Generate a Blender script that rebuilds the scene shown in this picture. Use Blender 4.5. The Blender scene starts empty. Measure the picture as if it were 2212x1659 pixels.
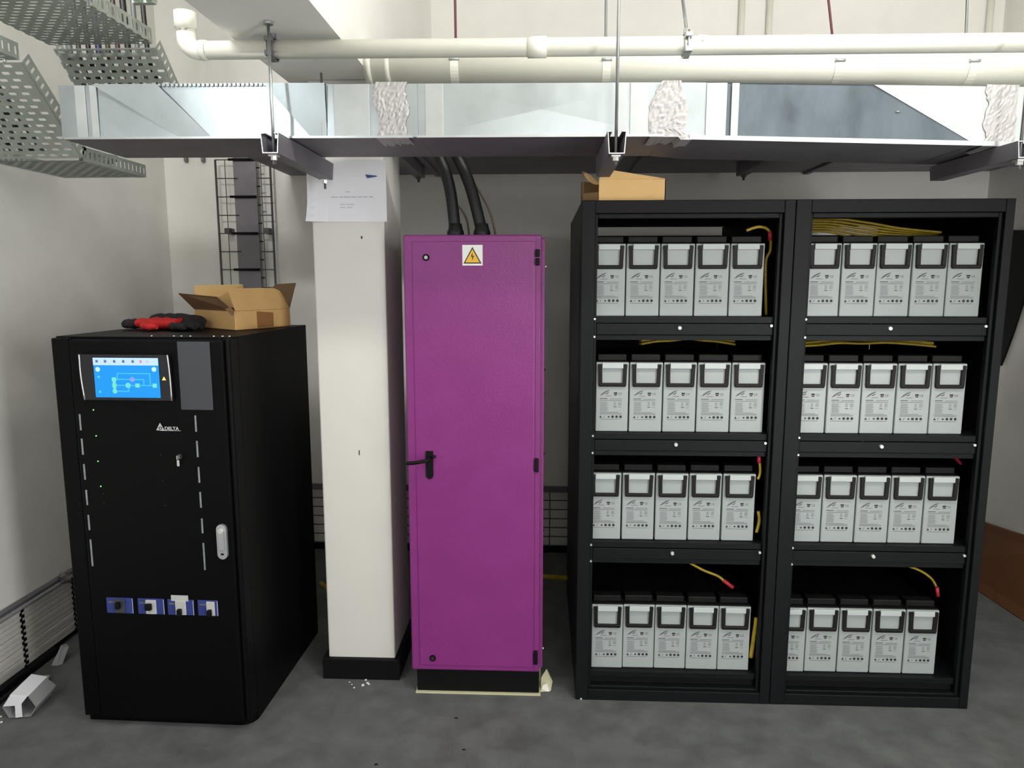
import bpy, bmesh, math, random
from mathutils import Vector, Matrix
random.seed(7)
SC = bpy.context.scene
COL = SC.collection

# ------------------------------------------------------------------ camera
F_PX = 1542.67; RW, RH = 2212, 1659; CAM_Z = 1.5
RIGHT = Vector((0.99913095, 0.04168139, -0.00010445))
UP = Vector((-0.00576379, 0.14064293, 0.99004361))
FWD = Vector((-0.04128109, 0.98918261, -0.14076095))
cam = bpy.data.cameras.new('camera'); co = bpy.data.objects.new('camera', cam); COL.objects.link(co)
cam.sensor_fit = 'HORIZONTAL'; cam.sensor_width = 36; cam.lens = F_PX/RW*36
cam.clip_start = 0.02; cam.clip_end = 60
co.matrix_world = Matrix(((RIGHT.x, UP.x, -FWD.x, 0), (RIGHT.y, UP.y, -FWD.y, 0), (RIGHT.z, UP.z, -FWD.z, CAM_Z), (0, 0, 0, 1)))
SC.camera = co

def at(px, py, axis, val):
    """world point seen at photo pixel (px, py) on the plane axis = val"""
    d = FWD + RIGHT*((px-RW/2)/F_PX) - UP*((py-RH/2)/F_PX)
    o = Vector((0, 0, CAM_Z)); i = 'xyz'.index(axis)
    return o + d*((val-o[i])/d[i])

# ------------------------------------------------------------------ world, lamps, exposure
w = bpy.data.worlds.new('world'); SC.world = w; w.use_nodes = True
w.node_tree.nodes['Background'].inputs[0].default_value = (0.6, 0.62, 0.65, 1)
w.node_tree.nodes['Background'].inputs[1].default_value = 0.0
def area(name, loc, size, power, col, target=None, spread=180):
    l = bpy.data.lights.new(name, 'AREA'); l.shape = 'RECTANGLE'; l.size, l.size_y = size
    l.energy = power; l.color = col; l.spread = math.radians(spread)
    o = bpy.data.objects.new(name, l); COL.objects.link(o); o.location = loc
    if target is not None:
        o.rotation_euler = (Vector(target)-Vector(loc)).to_track_quat('-Z', 'Y').to_euler()
    return o
CEIL = 3.05
area('bright_opening', (0.95, -3.3, 1.98), (2.5, 0.95), 40, (1.0, 0.99, 0.97), (0.5, 2.5, 1.55))
area('ceiling_lamp_near', (1.0, 1.1, 2.98), (1.5, 0.12), 30, (1.0, 0.995, 0.95), (0.9, 3.6, 2.3))
area('ceiling_lamp_left', (-1.88, -0.8, 2.75), (0.12, 0.7), 17, (0.90, 0.95, 1.0), (-1.55, 3.0, 1.7))
area('side_fill', (2.26, -0.4, 1.25), (1.1, 2.1), 120, (0.97, 0.99, 1.0), (-1.0, 0.6, 1.35))  # unseen fill light added at the right to lift walls and trays
area('upper_left_fill', (-1.35, 1.2, 2.98), (0.5, 0.12), 17, (0.98, 0.97, 0.95), (-1.5, 3.8, 2.45), 130)  # extra unseen light added to brighten the upper left wall
SC.view_settings.view_transform = 'Standard'; SC.view_settings.look = 'None'
SC.view_settings.gamma = 1.0; SC.view_settings.use_curve_mapping = False
SC.view_settings.exposure = 0.0

# ------------------------------------------------------------------ materials
def lin(c):
    return tuple((x/255/12.92) if x/255 <= 0.04045 else ((x/255+0.055)/1.055)**2.4 for x in c)
def mat(name, rgb, rough=0.6, metal=0.0, var=0.0, scale=8.0, bump=0.0, bscale=60.0, spec=0.5, rvar=0.0, coat=0.0, stretch=(1, 1, 1), emit=0.0):
    m = bpy.data.materials.new(name); m.use_nodes = True
    nt = m.node_tree; b = nt.nodes['Principled BSDF']
    c = lin(rgb)
    b.inputs['Base Color'].default_value = (*c, 1); b.inputs['Roughness'].default_value = rough
    b.inputs['Metallic'].default_value = metal; b.inputs['Specular IOR Level'].default_value = spec
    if coat: b.inputs['Coat Weight'].default_value = coat; b.inputs['Coat Roughness'].default_value = 0.15
    if emit:
        b.inputs['Emission Color'].default_value = (*c, 1); b.inputs['Emission Strength'].default_value = emit
    if var or bump or rvar:
        tc = nt.nodes.new('ShaderNodeTexCoord'); mp = nt.nodes.new('ShaderNodeMapping')
        mp.inputs['Scale'].default_value = stretch
        nt.links.new(tc.outputs['Object'], mp.inputs[0])
        n = nt.nodes.new('ShaderNodeTexNoise'); n.inputs['Scale'].default_value = scale; n.inputs['Detail'].default_value = 6
        n.inputs['Roughness'].default_value = 0.6
        nt.links.new(mp.outputs[0], n.inputs['Vector'])
        if var:
            r = nt.nodes.new('ShaderNodeValToRGB')
            r.color_ramp.elements[0].position = 0.3; r.color_ramp.elements[1].position = 0.7
            r.color_ramp.elements[0].color = (*[max(0, x*(1-var)) for x in c], 1)
            r.color_ramp.elements[1].color = (*[min(1, x*(1+var)) for x in c], 1)
            nt.links.new(n.outputs[0], r.inputs[0]); nt.links.new(r.outputs[0], b.inputs['Base Color'])
        if rvar:
            q = nt.nodes.new('ShaderNodeMapRange')
            q.inputs['From Min'].default_value = 0.3; q.inputs['From Max'].default_value = 0.7
            q.inputs['To Min'].default_value = max(0.02, rough-rvar); q.inputs['To Max'].default_value = min(1, rough+rvar)
            nt.links.new(n.outputs[0], q.inputs['Value']); nt.links.new(q.outputs[0], b.inputs['Roughness'])
        if bump:
            n2 = nt.nodes.new('ShaderNodeTexNoise'); n2.inputs['Scale'].default_value = bscale; n2.inputs['Detail'].default_value = 4
            nt.links.new(mp.outputs[0], n2.inputs['Vector'])
            bp = nt.nodes.new('ShaderNodeBump'); bp.inputs['Strength'].default_value = bump; bp.inputs['Distance'].default_value = 0.004
            nt.links.new(n2.outputs[0], bp.inputs['Height']); nt.links.new(bp.outputs[0], b.inputs['Normal'])
    return m
M = dict(
    wall=mat('wall_paint', (240, 238, 232), 0.75, var=0.05, scale=3, bump=0.12, bscale=25),
    ceiling=mat('ceiling_paint', (244, 242, 236), 0.85, var=0.03, scale=2),
    floor=mat('floor_screed', (94, 96, 95), 0.8, var=0.28, scale=9, bump=0.35, bscale=35, rvar=0.1),
    plaster=mat('column_plaster', (218, 215, 208), 0.7, var=0.02, scale=5, bump=0.1, bscale=20),
    black=mat('black_powder_coat', (18, 19, 20), 0.5, var=0.08, scale=30, bump=0.06, bscale=300),
    rack=mat('rack_black_steel', (15, 17, 19), 0.5, spec=0.2, var=0.08, scale=20, bump=0.05, bscale=300),
    rackin=mat('rack_inside_black', (9, 9, 10), 0.6, spec=0.2),
    ups=mat('ups_black_steel', (5, 5, 6), 0.5, spec=0.12, var=0.05, scale=20, bump=0.04, bscale=300),
    gloss=mat('black_gloss_plastic', (22, 22, 30), 0.22),
    greyp=mat('smoky_grey_plastic', (62, 64, 70), 0.35),
    skirt=mat('black_skirting', (8, 8, 9), 0.6, spec=0.2),
    purple=mat('purple_paint', (130, 47, 119), 0.34, var=0.06, scale=6, bump=0.2, bscale=170, rvar=0.05),
    purpled=mat('purple_paint_frame', (126, 46, 114), 0.45, bump=0.2, bscale=170),
    steel=mat('zinc_steel', (196, 200, 200), 0.35, 1.0, var=0.06, scale=12),
    bolt=mat('bright_bolt', (235, 236, 232), 0.3, 0.6),
    galv=mat('galvanised_duct', (180, 188, 190), 0.33, 0.85, var=0.10, scale=7, rvar=0.07, bump=0.10, bscale=12, stretch=(1, 1, 0.6)),
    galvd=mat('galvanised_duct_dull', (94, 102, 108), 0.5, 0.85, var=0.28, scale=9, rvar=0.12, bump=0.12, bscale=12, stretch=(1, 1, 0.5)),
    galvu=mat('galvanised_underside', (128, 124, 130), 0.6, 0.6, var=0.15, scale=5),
    tray=mat('galvanised_tray', (172, 180, 172), 0.55, 0.25, var=0.14, scale=14, rvar=0.1),
    foil=mat('aluminium_foil_tape', (178, 175, 174), 0.55, 0.35, var=0.12, scale=30, bump=0.4, bscale=40, rvar=0.1),
    strip=mat('sealed_seam_band', (186, 190, 189), 0.5, 0.55, var=0.08, scale=10),
    pvc=mat('white_pvc', (232, 230, 218), 0.35, var=0.03, scale=4),
    pvcbig=mat('cream_pvc_large', (226, 224, 212), 0.5, var=0.04, scale=4),
    rubber=mat('black_cable', (16, 16, 18), 0.5, bump=0.15, bscale=80),
    brownwire=mat('brown_wire', (92, 78, 66), 0.5),
    batt=mat('battery_grey_plastic', (164, 171, 170), 0.36, var=0.015, scale=12, bump=0.05, bscale=150),
    flap=mat('battery_flap_plastic', (190, 197, 195), 0.4),
    lid=mat('battery_black_lid', (12, 12, 12), 0.55, spec=0.25),
    handle=mat('black_handle', (16, 13, 13), 0.55, spec=0.3),
    ink=mat('grey_ink', (96, 98, 102), 0.6), inkd=mat('dark_ink', (44, 44, 48), 0.6), inkl=mat('light_ink', (122, 126, 128), 0.6),
    yellow=mat('yellow_green_cable', (176, 150, 40), 0.5, var=0.25, scale=25),
    red=mat('red_sleeve', (190, 40, 55), 0.5),
    card=mat('cardboard', (212, 170, 112), 0.8, var=0.05, scale=12),
    cardl=mat('cardboard_light', (250, 206, 140), 0.8, var=0.03, scale=10),
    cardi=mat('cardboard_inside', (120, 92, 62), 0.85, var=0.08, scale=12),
    tape=mat('brown_packing_tape', (150, 104, 62), 0.4),
    paper=mat('white_paper', (232, 232, 238), 0.7),
    paperfaint=mat('faint_print', (190, 190, 200), 0.7),
    bluetape=mat('blue_tape', (62, 84, 140), 0.6),
    signy=mat('sign_yellow', (238, 186, 52), 0.45), signw=mat('sign_white', (236, 238, 232), 0.45), signb=mat('sign_black', (30, 26, 24), 0.5),
    white=mat('white_plastic', (190, 190, 188), 0.4),
    silver=mat('silver_trim', (205, 208, 210), 0.3, 0.7),
    dash=mat('vent_slot_silver', (150, 158, 160), 0.4, 0.4, var=0.2, scale=40),
    blue=mat('breaker_blue', (48, 62, 130), 0.35, var=0.2, scale=60),
    wire=mat('dark_wire', (92, 90, 90), 0.5, 0.5),
    trunk=mat('grey_white_conduit', (206, 202, 196), 0.6, var=0.06, scale=10),
    mdf=mat('brown_board', (108, 66, 34), 0.75, var=0.12, scale=12),
    plywood=mat('pale_board', (200, 196, 160), 0.7),
    redcloth=mat('red_glove', (200, 36, 36), 0.8, bump=0.6, bscale=60),
    blackcloth=mat('black_cloth', (30, 26, 28), 0.9, bump=0.6, bscale=60),
    rust=mat('maroon_painted_rod', (118, 72, 82), 0.5),
    plastic=mat('dusty_white_plastic', (150, 150, 152), 0.5),
    crumb=mat('white_plaster_crumb', (230, 228, 220), 0.8),
)
M['cabb'] = mat('dark_blue_cable', (30, 34, 70), 0.5); M['cabo'] = mat('dark_olive_cable', (48, 50, 30), 0.5); M['cabm'] = mat('maroon_cable', (58, 36, 38), 0.5); M['cabg'] = mat('grey_cable', (92, 96, 96), 0.5)
def emitter(name, rgb, s):
    m = bpy.data.materials.new(name); m.use_nodes = True; nt = m.node_tree
    b = nt.nodes['Principled BSDF']; c = lin(rgb)
    b.inputs['Base Color'].default_value = (*[x*0.2 for x in c], 1); b.inputs['Emission Color'].default_value = (*c, 1)
    b.inputs['Emission Strength'].default_value = s; b.inputs['Roughness'].default_value = 0.3
    return m
M['scr'] = emitter('screen_blue', (0, 148, 244), 0.95); M['scrw'] = emitter('screen_white', (190, 222, 255), 0.95)
M['scrl'] = emitter('screen_light_blue', (70, 190, 250), 1.0); M['scrg'] = emitter('screen_green', (110, 214, 190), 1.0)
M['scrd'] = emitter('screen_icon', (86, 104, 160), 1.0); M['scrp'] = emitter('screen_lilac', (140, 150, 240), 1.0)
M['scrr'] = emitter('screen_red_icon', (220, 130, 160), 1.0); M['scrc'] = emitter('screen_round', (190, 232, 255), 1.0)
M['ledg'] = emitter('green_led', (120, 240, 120), 1.6); M['ledo'] = emitter('orange_led', (255, 190, 90), 2.5)

# ------------------------------------------------------------------ mesh helpers
class MB:
    def __init__(s): s.bm = bmesh.new()
    def box(s, a, b, bev=0.0, seg=2, rot=None):
        """box from corner a to corner b (world), optional bevel"""
        lo = [min(a[i], b[i]) for i in range(3)]; hi = [max(a[i], b[i]) for i in range(3)]
        t = bmesh.new()
        bmesh.ops.create_cube(t, size=1)
        c = Vector([(lo[i]+hi[i])/2 for i in range(3)]); d = Vector([hi[i]-lo[i] for i in range(3)])
        for v in t.verts: v.co = Vector((v.co.x*d.x, v.co.y*d.y, v.co.z*d.z))
        if bev > 0:
            bmesh.ops.bevel(t, geom=list(t.edges), offset=min(bev, min(d)*0.45), segments=seg, affect='EDGES', profile=0.5)
        R = rot if rot is not None else Matrix.Identity(3)
        for v in t.verts: v.co = R @ v.co + c
        s._join(t); return s
    def _join(s, t):
        m = {}
        for v in t.verts: m[v] = s.bm.verts.new(v.co)
        for f in t.faces:
            try:
                nf = s.bm.faces.new([m[v] for v in f.verts]); nf.smooth = f.smooth
            except ValueError: pass
        t.free()
    def tube(s, pts, r, n=12, cap=True, smooth=True):
        pts = [Vector(p) for p in pts]; rs = r if isinstance(r, (list, tuple)) else [r]*len(pts)
        rings = []; prev = None
        for i, p in enumerate(pts):
            t = (pts[min(i+1, len(pts)-1)]-pts[max(i-1, 0)]).normalized()
            if prev is None:
                a = Vector((0, 0, 1)) if abs(t.z) < 0.9 else Vector((1, 0, 0))
                u = t.cross(a).normalized()
            else:
                u = (prev - t*prev.dot(t)).normalized()
            prev = u; v = t.cross(u)
            rings.append([s.bm.verts.new(p+(u*math.cos(k*2*math.pi/n)+v*math.sin(k*2*math.pi/n))*rs[i]) for k in range(n)])
        for i in range(len(rings)-1):
            for k in range(n):
                f = s.bm.faces.new((rings[i][k], rings[i][(k+1) % n], rings[i+1][(k+1) % n], rings[i+1][k])); f.smooth = smooth
        if cap: s.bm.faces.new(rings[0][::-1]); s.bm.faces.new(rings[-1])
        return s
    def prism(s, pts, ext):
        """polygon pts (list of 3d) extruded by vector ext"""
        e = Vector(ext); a = [s.bm.verts.new(Vector(p)) for p in pts]; b = [s.bm.verts.new(Vector(p)+e) for p in pts]
        n = len(pts); s.bm.faces.new(a[::-1]); s.bm.faces.new(b)
        for i in range(n): s.bm.faces.new((a[i], a[(i+1) % n], b[(i+1) % n], b[i]))
        return s
    def poly(s, pts): s.bm.faces.new([s.bm.verts.new(Vector(p)) for p in pts]); return s
    def build(s, name, m, parent=None, **kw):
        bmesh.ops.recalc_face_normals(s.bm, faces=list(s.bm.faces))
        me = bpy.data.meshes.new(name)
        if parent is not None:
            o0 = wloc(parent)
            for v in s.bm.verts: v.co -= o0
        s.bm.to_mesh(me); s.bm.free(); me.materials.append(m if not isinstance(m, str) else M[m])
        o = bpy.data.objects.new(name, me); COL.objects.link(o)
        if parent is not None: o.parent = parent
        for k, v in kw.items(): o[k] = v
        return o
def wloc(o):
    l = Vector((0, 0, 0))
    while o is not None: l += o.location; o = o.parent
    return l
def thing(name, loc, label, cat, group=None):
    o = bpy.data.objects.new(name, None); COL.objects.link(o); o.location = loc; o.empty_display_size = 0.1
    o['label'] = label; o['category'] = cat; o['kind'] = 'thing'
    if group: o['group'] = group
    return o
def tag(o, label, cat, group=None, kind=None):
    o['label'] = label; o['category'] = cat
    if group: o['group'] = group
    if kind: o['kind'] = kind
    return o
def struct(o): o['kind'] = 'structure'; return o
def recentre(o):
    """put a one-mesh thing's origin at its base centre"""
    vs = [v.co.copy() for v in o.data.vertices]
    c = Vector(((min(v.x for v in vs)+max(v.x for v in vs))/2, (min(v.y for v in vs)+max(v.y for v in vs))/2, min(v.z for v in vs)))
    for v in o.data.vertices: v.co -= c
    o.location = o.location + c; return o
def arc(c, r, a0, a1, n, ax=0, ay=2):
    out = []
    for i in range(n+1):
        a = math.radians(a0+(a1-a0)*i/n); p = list(c); p[ax] += r*math.cos(a); p[ay] += r*math.sin(a); out.append(tuple(p))
    return out
def smoothpath(pts, n=8):
    P = [Vector(p) for p in pts]; out = []
    for i in range(len(P)-1):
        p0, p1, p2, p3 = P[max(i-1, 0)], P[i], P[i+1], P[min(i+2, len(P)-1)]
        for k in range(n):
            t = k/n
            out.append(0.5*((2*p1)+(p2-p0)*t+(2*p0-5*p1+4*p2-p3)*t*t+(3*p1-p0-3*p2+p3)*t**3))
    out.append(P[-1]); return out
def text_mesh(txt, size, mtl, loc, name, parent, bold=0.0, sx=1.0):
    cu = bpy.data.curves.new(name, 'FONT'); cu.body = txt; cu.size = size; cu.align_x = 'CENTER'; cu.align_y = 'CENTER'; cu.extrude = 0.0004; cu.offset = bold
    tmp = bpy.data.objects.new('tmp', cu); COL.objects.link(tmp)
    dg = bpy.context.evaluated_depsgraph_get(); me = bpy.data.meshes.new_from_object(tmp.evaluated_get(dg))
    bpy.data.objects.remove(tmp); me.transform(Matrix.Diagonal((sx, 1, 1, 1))); me.transform(Matrix.Rotation(math.pi/2, 4, 'X'))
    me.materials.clear(); me.materials.append(M[mtl]); me.name = name
    o = bpy.data.objects.new(name, me); COL.objects.link(o)
    if parent is not None: o.parent = parent; o.location = Vector(loc)-wloc(parent)
    else: o.location = loc
    return o

# ================================================================== SETTING
XL, XR, YB, YF = -2.02, 2.28, 3.86, -3.4
struct(MB().box((XL-.15, YF-.15, -0.1), (XR+.15, YB+.15, 0)).build('floor', 'floor'))
struct(MB().box((XL-.15, YF-.15, CEIL), (XR+.15, YB+.15, CEIL+.15)).build('ceiling', 'ceiling'))
struct(MB().box((XL-.15, YF, 0), (XL, YB, CEIL)).build('wall_left', 'wall'))
struct(MB().box((XR, YF, 0), (XR+.15, YB, CEIL)).build('wall_right', 'wall'))
struct(MB().box((XL-.15, YB, 0), (XR+.15, YB+.15, CEIL)).build('wall_back', 'wall'))
struct(MB().box((XL-.15, YF-.15, 0), (XR+.15, YF, CEIL)).build('wall_front', 'wall'))
struct(MB().box((-0.88, YF, 2.185), (-0.575, YB, CEIL)).build('trim_1', 'ceiling'))        # downstand beam
# column under the beam
t = MB().box((-0.808, 2.53, 0), (-0.5526, 2.83, 2.185), 0.006).build('wall_column', 'plaster'); struct(t)
MB().box((-0.664, 2.5285, 0.873), (-0.667, 2.532, 0.892)).build('scratch', 'inkd', t)
MB().box((-0.636, 2.5285, 1.652), (-0.631, 2.532, 1.661)).build('nail_hole', 'inkd', t)
struct(MB().box((-0.828, 2.512, 0), (-0.5326, 2.85, 0.082), 0.003).build('baseboard_column', 'skirt'))
struct(MB().box((XL+.02, YB-.02, 0), (XR, YB, 0.035)).build('baseboard_back', 'skirt'))
struct(MB().box((XL, 1.2, 0), (XL+.018, YB, 0.02)).build('baseboard_left', 'skirt'))

# ================================================================== SOFFIT DUCT BEHIND (flat duct reaching the back wall)
t = thing('flat_duct', (0.9, 3.1, 2.06), 'wide flat dark duct behind the front duct, reaching the back wall', 'duct')
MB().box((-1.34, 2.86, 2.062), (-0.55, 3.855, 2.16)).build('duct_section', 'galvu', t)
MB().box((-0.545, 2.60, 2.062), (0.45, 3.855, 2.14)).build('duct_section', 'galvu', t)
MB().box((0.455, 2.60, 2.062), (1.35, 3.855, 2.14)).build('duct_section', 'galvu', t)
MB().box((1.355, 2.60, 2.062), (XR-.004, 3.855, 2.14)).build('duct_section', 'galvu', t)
for x in (-0.5475, 0.4525, 1.3525):
    MB().box((x-.012, 2.585, 2.05), (x+.012, 3.85, 2.062)).build('joint_flange', 'galvu', t)

def channel(x, y0, y1, z0, wid=0.046, h=0.05, thk=0.003, flare=0.0):
    """open-top strut channel along Y with in-turned lips"""
    m = MB(); a = wid/2
    prof = [(-a-flare, h), (-a+.012-flare, h), (-a+.012-flare, h-thk), (-a+thk-flare, h-thk), (-a+thk, thk), (a-thk, thk), (a-thk+flare, h-thk), (a-.012+flare, h-thk), (a-.012+flare, h), (a+flare, h), (a, 0), (-a, 0)]
    r0 = [m.bm.verts.new((x+p[0], y0, z0+p[1])) for p in prof]; r1 = [m.bm.verts.new((x+p[0], y1, z0+p[1])) for p in prof]
    n = len(prof)
    for i in range(n): m.bm.faces.new((r0[i], r0[(i+1) % n], r1[(i+1) % n], r1[i]))
    # end rims as quads between outer and inner outline
    for r in (r0, r1):
        m.bm.faces.new((r[0], r[1], r[2], r[3])); m.bm.faces.new((r[0], r[3], r[4], r[11])); m.bm.faces.new((r[11], r[4], r[5], r[10]))
        m.bm.faces.new((r[10], r[5], r[6], r[9])); m.bm.faces.new((r[6], r[7], r[8], r[9]))
    return m
for (px, py, lab) in ((908, 385, 'dark strut channel end under the ceiling duct, right of the white column'), (1600, 388, 'dark strut channel under the duct above the middle of the racks')):
    e = at(px, py, 'y', 3.62)
    t = thing('strut_channel', (e.x, 3.2, 2.01), lab, 'bracket', 'struts under the flat duct')
    channel(e.x, 2.72, 3.62, 2.011, h=0.05).build('channel', 'galvu', t)
    MB().tube([(e.x, 3.57, 1.985), (e.x, 3.57, 2.03)], 0.006).tube([(e.x, 3.57, 1.998), (e.x, 3.57, 2.0105)], 0.012, 6, smooth=False).build('rod_end', 'wire', t)

# ================================================================== FRONT DUCT
DY0, DY1 = 2.05, 2.36
t = DUCT = thing('air_duct', (0, 2.2, 1.9), 'long galvanised rectangular air duct crossing the whole picture above the cabinets', 'duct')
def zt(x):
    return 2.048 - (x+1.36)*0.006 if x < 0.37 else 2.0375-(x-0.37)*0.024
def zb(x):
    return 1.9045 - (x+1.36)*0.0035 if x < 0.37 else 1.891-(x-0.37)*0.029
def duct_section(x0, x1, m, folds, under='galvu', yo=0.0):
    """box section whose front sheet carries pressed folds; folds = list of polygons [(u, v, depth)...]"""
    g = MB(); y0 = DY0+yo
    P = lambda u, v, d=0: (x0+(x1-x0)*u, y0+d, (zb(x0+(x1-x0)*u)*(1-v)+zt(x0+(x1-x0)*u)*v))
    for poly in folds: g.poly([P(*q) for q in poly])
    if len(folds) > 3 and m == 'galv': g.poly([P(0, 0, .010), P(1, 0, .010), P(1, 1, .010), P(0, 1, .010)])
    A, B, C2, D2 = P(0, 0), P(1, 0), P(1, 1), P(0, 1)
    k = lambda p, y: (p[0], y, p[2])
    g.poly([D2, C2, k(C2, DY1), k(D2, DY1)]); g.poly([k(A, DY1), k(B, DY1), k(C2, DY1), k(D2, DY1)])
    g.poly([A, D2, k(D2, DY1), k(A, DY1)]); g.poly([B, C2, k(C2, DY1), k(B, DY1)])
    o = g.build('duct_section', m, t)
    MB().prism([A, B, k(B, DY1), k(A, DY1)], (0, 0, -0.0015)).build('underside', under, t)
    return o
full = [[(0, 0, 0), (1, 0, 0), (1, 1, 0), (0, 1, 0)]]
# elbow piece at the left end
duct_section(-1.362, -1.2585, 'galv', full)
# first long section: folds as the photo shows (bright lower-left triangle, dull band, bright middle, dull upper-right)
duct_section(-1.258, -0.6015, 'galv', [
    [(0, 0, 0), (0.36, 0, 0), (0.0, 1, .003)],
    [(0.36, 0, 0), (0.50, 0, 0), (0.28, 1, -.013), (0.0, 1, -.013)],
    [(0.50, 0, 0), (0.93, 0, 0), (0.74, 1, .003), (0.28, 1, .003)],
    [(0.93, 0, 0), (1, 0, 0), (1, 1, -.014), (0.74, 1, -.014)]])
duct_section(-0.601, -0.3465, 'galv', full)
duct_section(-0.346, 0.3335, 'galv', [[(0, 0, 0), (1, 0, 0), (0.5, 0.5, -.004)], [(1, 0, 0), (1, 1, 0), (0.5, 0.5, -.004)], [(1, 1, 0), (0, 1, 0), (0.5, 0.5, -.004)], [(0, 1, 0), (0, 0, 0), (0.5, 0.5, -.004)]])
duct_section(0.334, 0.4435, 'galv', full, 'galvu', 0.0)
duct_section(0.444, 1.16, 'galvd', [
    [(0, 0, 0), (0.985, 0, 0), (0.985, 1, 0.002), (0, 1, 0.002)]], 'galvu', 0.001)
# lighter triangle set over the dull sheet
MB().prism([(0.444+0.716*0.62, DY0-.0005, zt(0.89)), (1.36, DY0-.0005, zt(1.36)), (1.36, DY0-.0005, zb(1.36)), (1.16, DY0-.0005, zb(1.16)+.004)], (0, 0.004, 0)).build('pale_triangle', 'strip', t)
duct_section(1.164, 1.75, 'galv', full, 'galvu', 0.003)
# folded bottom lip, top seam beads
def lip(x0, x1, hgt=0.008):
    MB().prism([(x0, DY0-.006, zb(x0)-.003), (x1, DY0-.006, zb(x1)-.003), (x1, DY0-.006, zb(x1)+hgt), (x0, DY0-.006, zb(x0)+hgt)], (0, 0.006, 0)).build('bottom_lip', 'steel', t)
lip(-1.355, -0.36, 0.003); lip(-0.35, 0.33, 0.003); lip(0.40, 1.34, 0.009)
for i in range(38):
    x = -1.15+i*0.0125
    MB().box((x, DY0-.003, zt(x)-.004), (x+.008, DY0+.008, zt(x)+.003)).build('seam_notch', 'galv', t)
# vertical seam bands
for x, wd in ((-1.30, .03), (-1.262, .02), (-0.61, .012), (-0.53, .10), (-0.30, .05), (0.215, .03), (0.262, .05), (0.47, .055), (0.52, .02)):
    MB().box((x-wd/2, DY0-.004, zb(x)+.001), (x+wd/2, DY0-.0005, zt(x)-.001), 0.001).build('seam_band', 'strip', t)
def foil(x0, x1, seed, shape):
    rnd = random.Random(seed); g = MB(); nx, nz = 16, 22; V = []
    for j in range(nz+1):
        row = []
        for i in range(nx+1):
            u, v = i/nx, j/nz; l, r_ = shape(v); x = x0+(x1-x0)*(l+(r_-l)*u)
            z = zb(x)-.004+(zt(x)-zb(x)+.008)*v
            jag = rnd.uniform(-.003, .003) if i in (0, nx) else 0
            d = -.003-rnd.random()**2*.0028
            row.append(g.bm.verts.new((x+jag, DY0+d if 0 < i < nx else DY0-.003, z)))
        V.append(row)
    # wrap under
    row = []
    for i in range(nx+1):
        c0 = V[0][i].co; row.append(g.bm.verts.new((c0.x, DY0+.06+rnd.uniform(0, .05), zb(c0.x)-.004-rnd.random()*.004)))
    V.insert(0, row)
    for j in range(len(V)-1):
        for i in range(nx): g.bm.faces.new((V[j][i], V[j][i+1], V[j+1][i+1], V[j+1][i]))
    g.build('foil_tape_patch', 'foil', t)
foil(-0.462, -0.375, 1, lambda v: (0.0+.1*math.sin(v*6), 1.0-.05*math.sin(v*9)))
foil(0.29, 0.435, 2, lambda v: (0.0 if v < .6 else (v-.6)*.55, .55+.12*math.sin(v*4)+.12*v if v > .1 else 0.8))
foil(1.185, 1.265, 3, lambda v: (0.0+.06*math.sin(v*12), 1.0))
# mottled water marks on the dull sheet are in its material; small dent
MB().tube([(0.95, DY0-.001, 1.955), (0.962, DY0-.001, 1.956)], 0.0016, 6).build('scratch', 'steel', t)

# struts carrying the duct with threaded rods
for px, lab, top in ((592, 'open strut channel under the left part of the duct, beside the white column', 2.183), (1330, 'open strut channel under the middle of the duct, above the cardboard box', CEIL), (2203, 'open strut channel under the right end of the duct at the picture edge', CEIL)):
    e = at(px, 338, 'y', 1.98); bz = {592: 1.843, 1330: 1.835, 2203: 1.817}[px]
    t = thing('strut_channel', (e.x, 2.2, bz), lab, 'bracket', 'struts under the front duct')
    channel(e.x, 1.955, 2.46 if px == 592 else 2.375, bz, wid=0.042, h=zb(e.x)-bz-.006, thk=0.0025, flare=0.004).build('channel', 'galvu', t)
    channel(e.x, 1.952, 1.955, bz, wid=0.042, h=zb(e.x)-bz-.006, thk=0.0025, flare=0.004).build('cut_end_rim', 'steel', t)
    for y in ((1.98, 2.44) if px == 592 else (1.98,)):
        MB().box((e.x-.012, y-.012, bz-.004), (e.x+.012, y+.012, bz-.0005)).tube([(e.x, y, bz-.014), (e.x, y, bz-.004)], 0.0085, 6, smooth=False).build('nut', 'bolt', t)
    r = thing('threaded_rod', (e.x, 1.98, bz), {592: 'steel threaded rod in front of the duct left of the column, hanging from the beam', 1330: 'steel threaded rod hanging straight down in front of the middle of the duct', 2203: 'steel threaded rod in front of the right end of the duct'}[px], 'rod', 'rods of the front duct')
    MB().tube([(e.x, 1.98, bz-.024), (e.x, 1.98, top-.001)], 0.0044, 10).build('rod', 'steel', r)
    MB().tube([(e.x, 1.98, top-.006), (e.x, 1.98, top-.001)], 0.014, 8, smooth=False).build('anchor_plate', 'steel', r)
    top2 = top
    if px != 592: continue
    r = thing('threaded_rod', (e.x, 2.44, bz), {592: 'short rear rod of the left strut, seen below the duct by the column', 1330: 'rear rod of the middle strut, behind the duct', 2203: 'rear rod of the right strut, behind the duct'}[px], 'rod', 'rear rods of the front duct')
    MB().tube([(e.x, 2.44, bz-.032), (e.x, 2.44, 2.06 if px != 592 else top2-.001)], 0.0044, 8).build('rod', 'steel', r)

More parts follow.
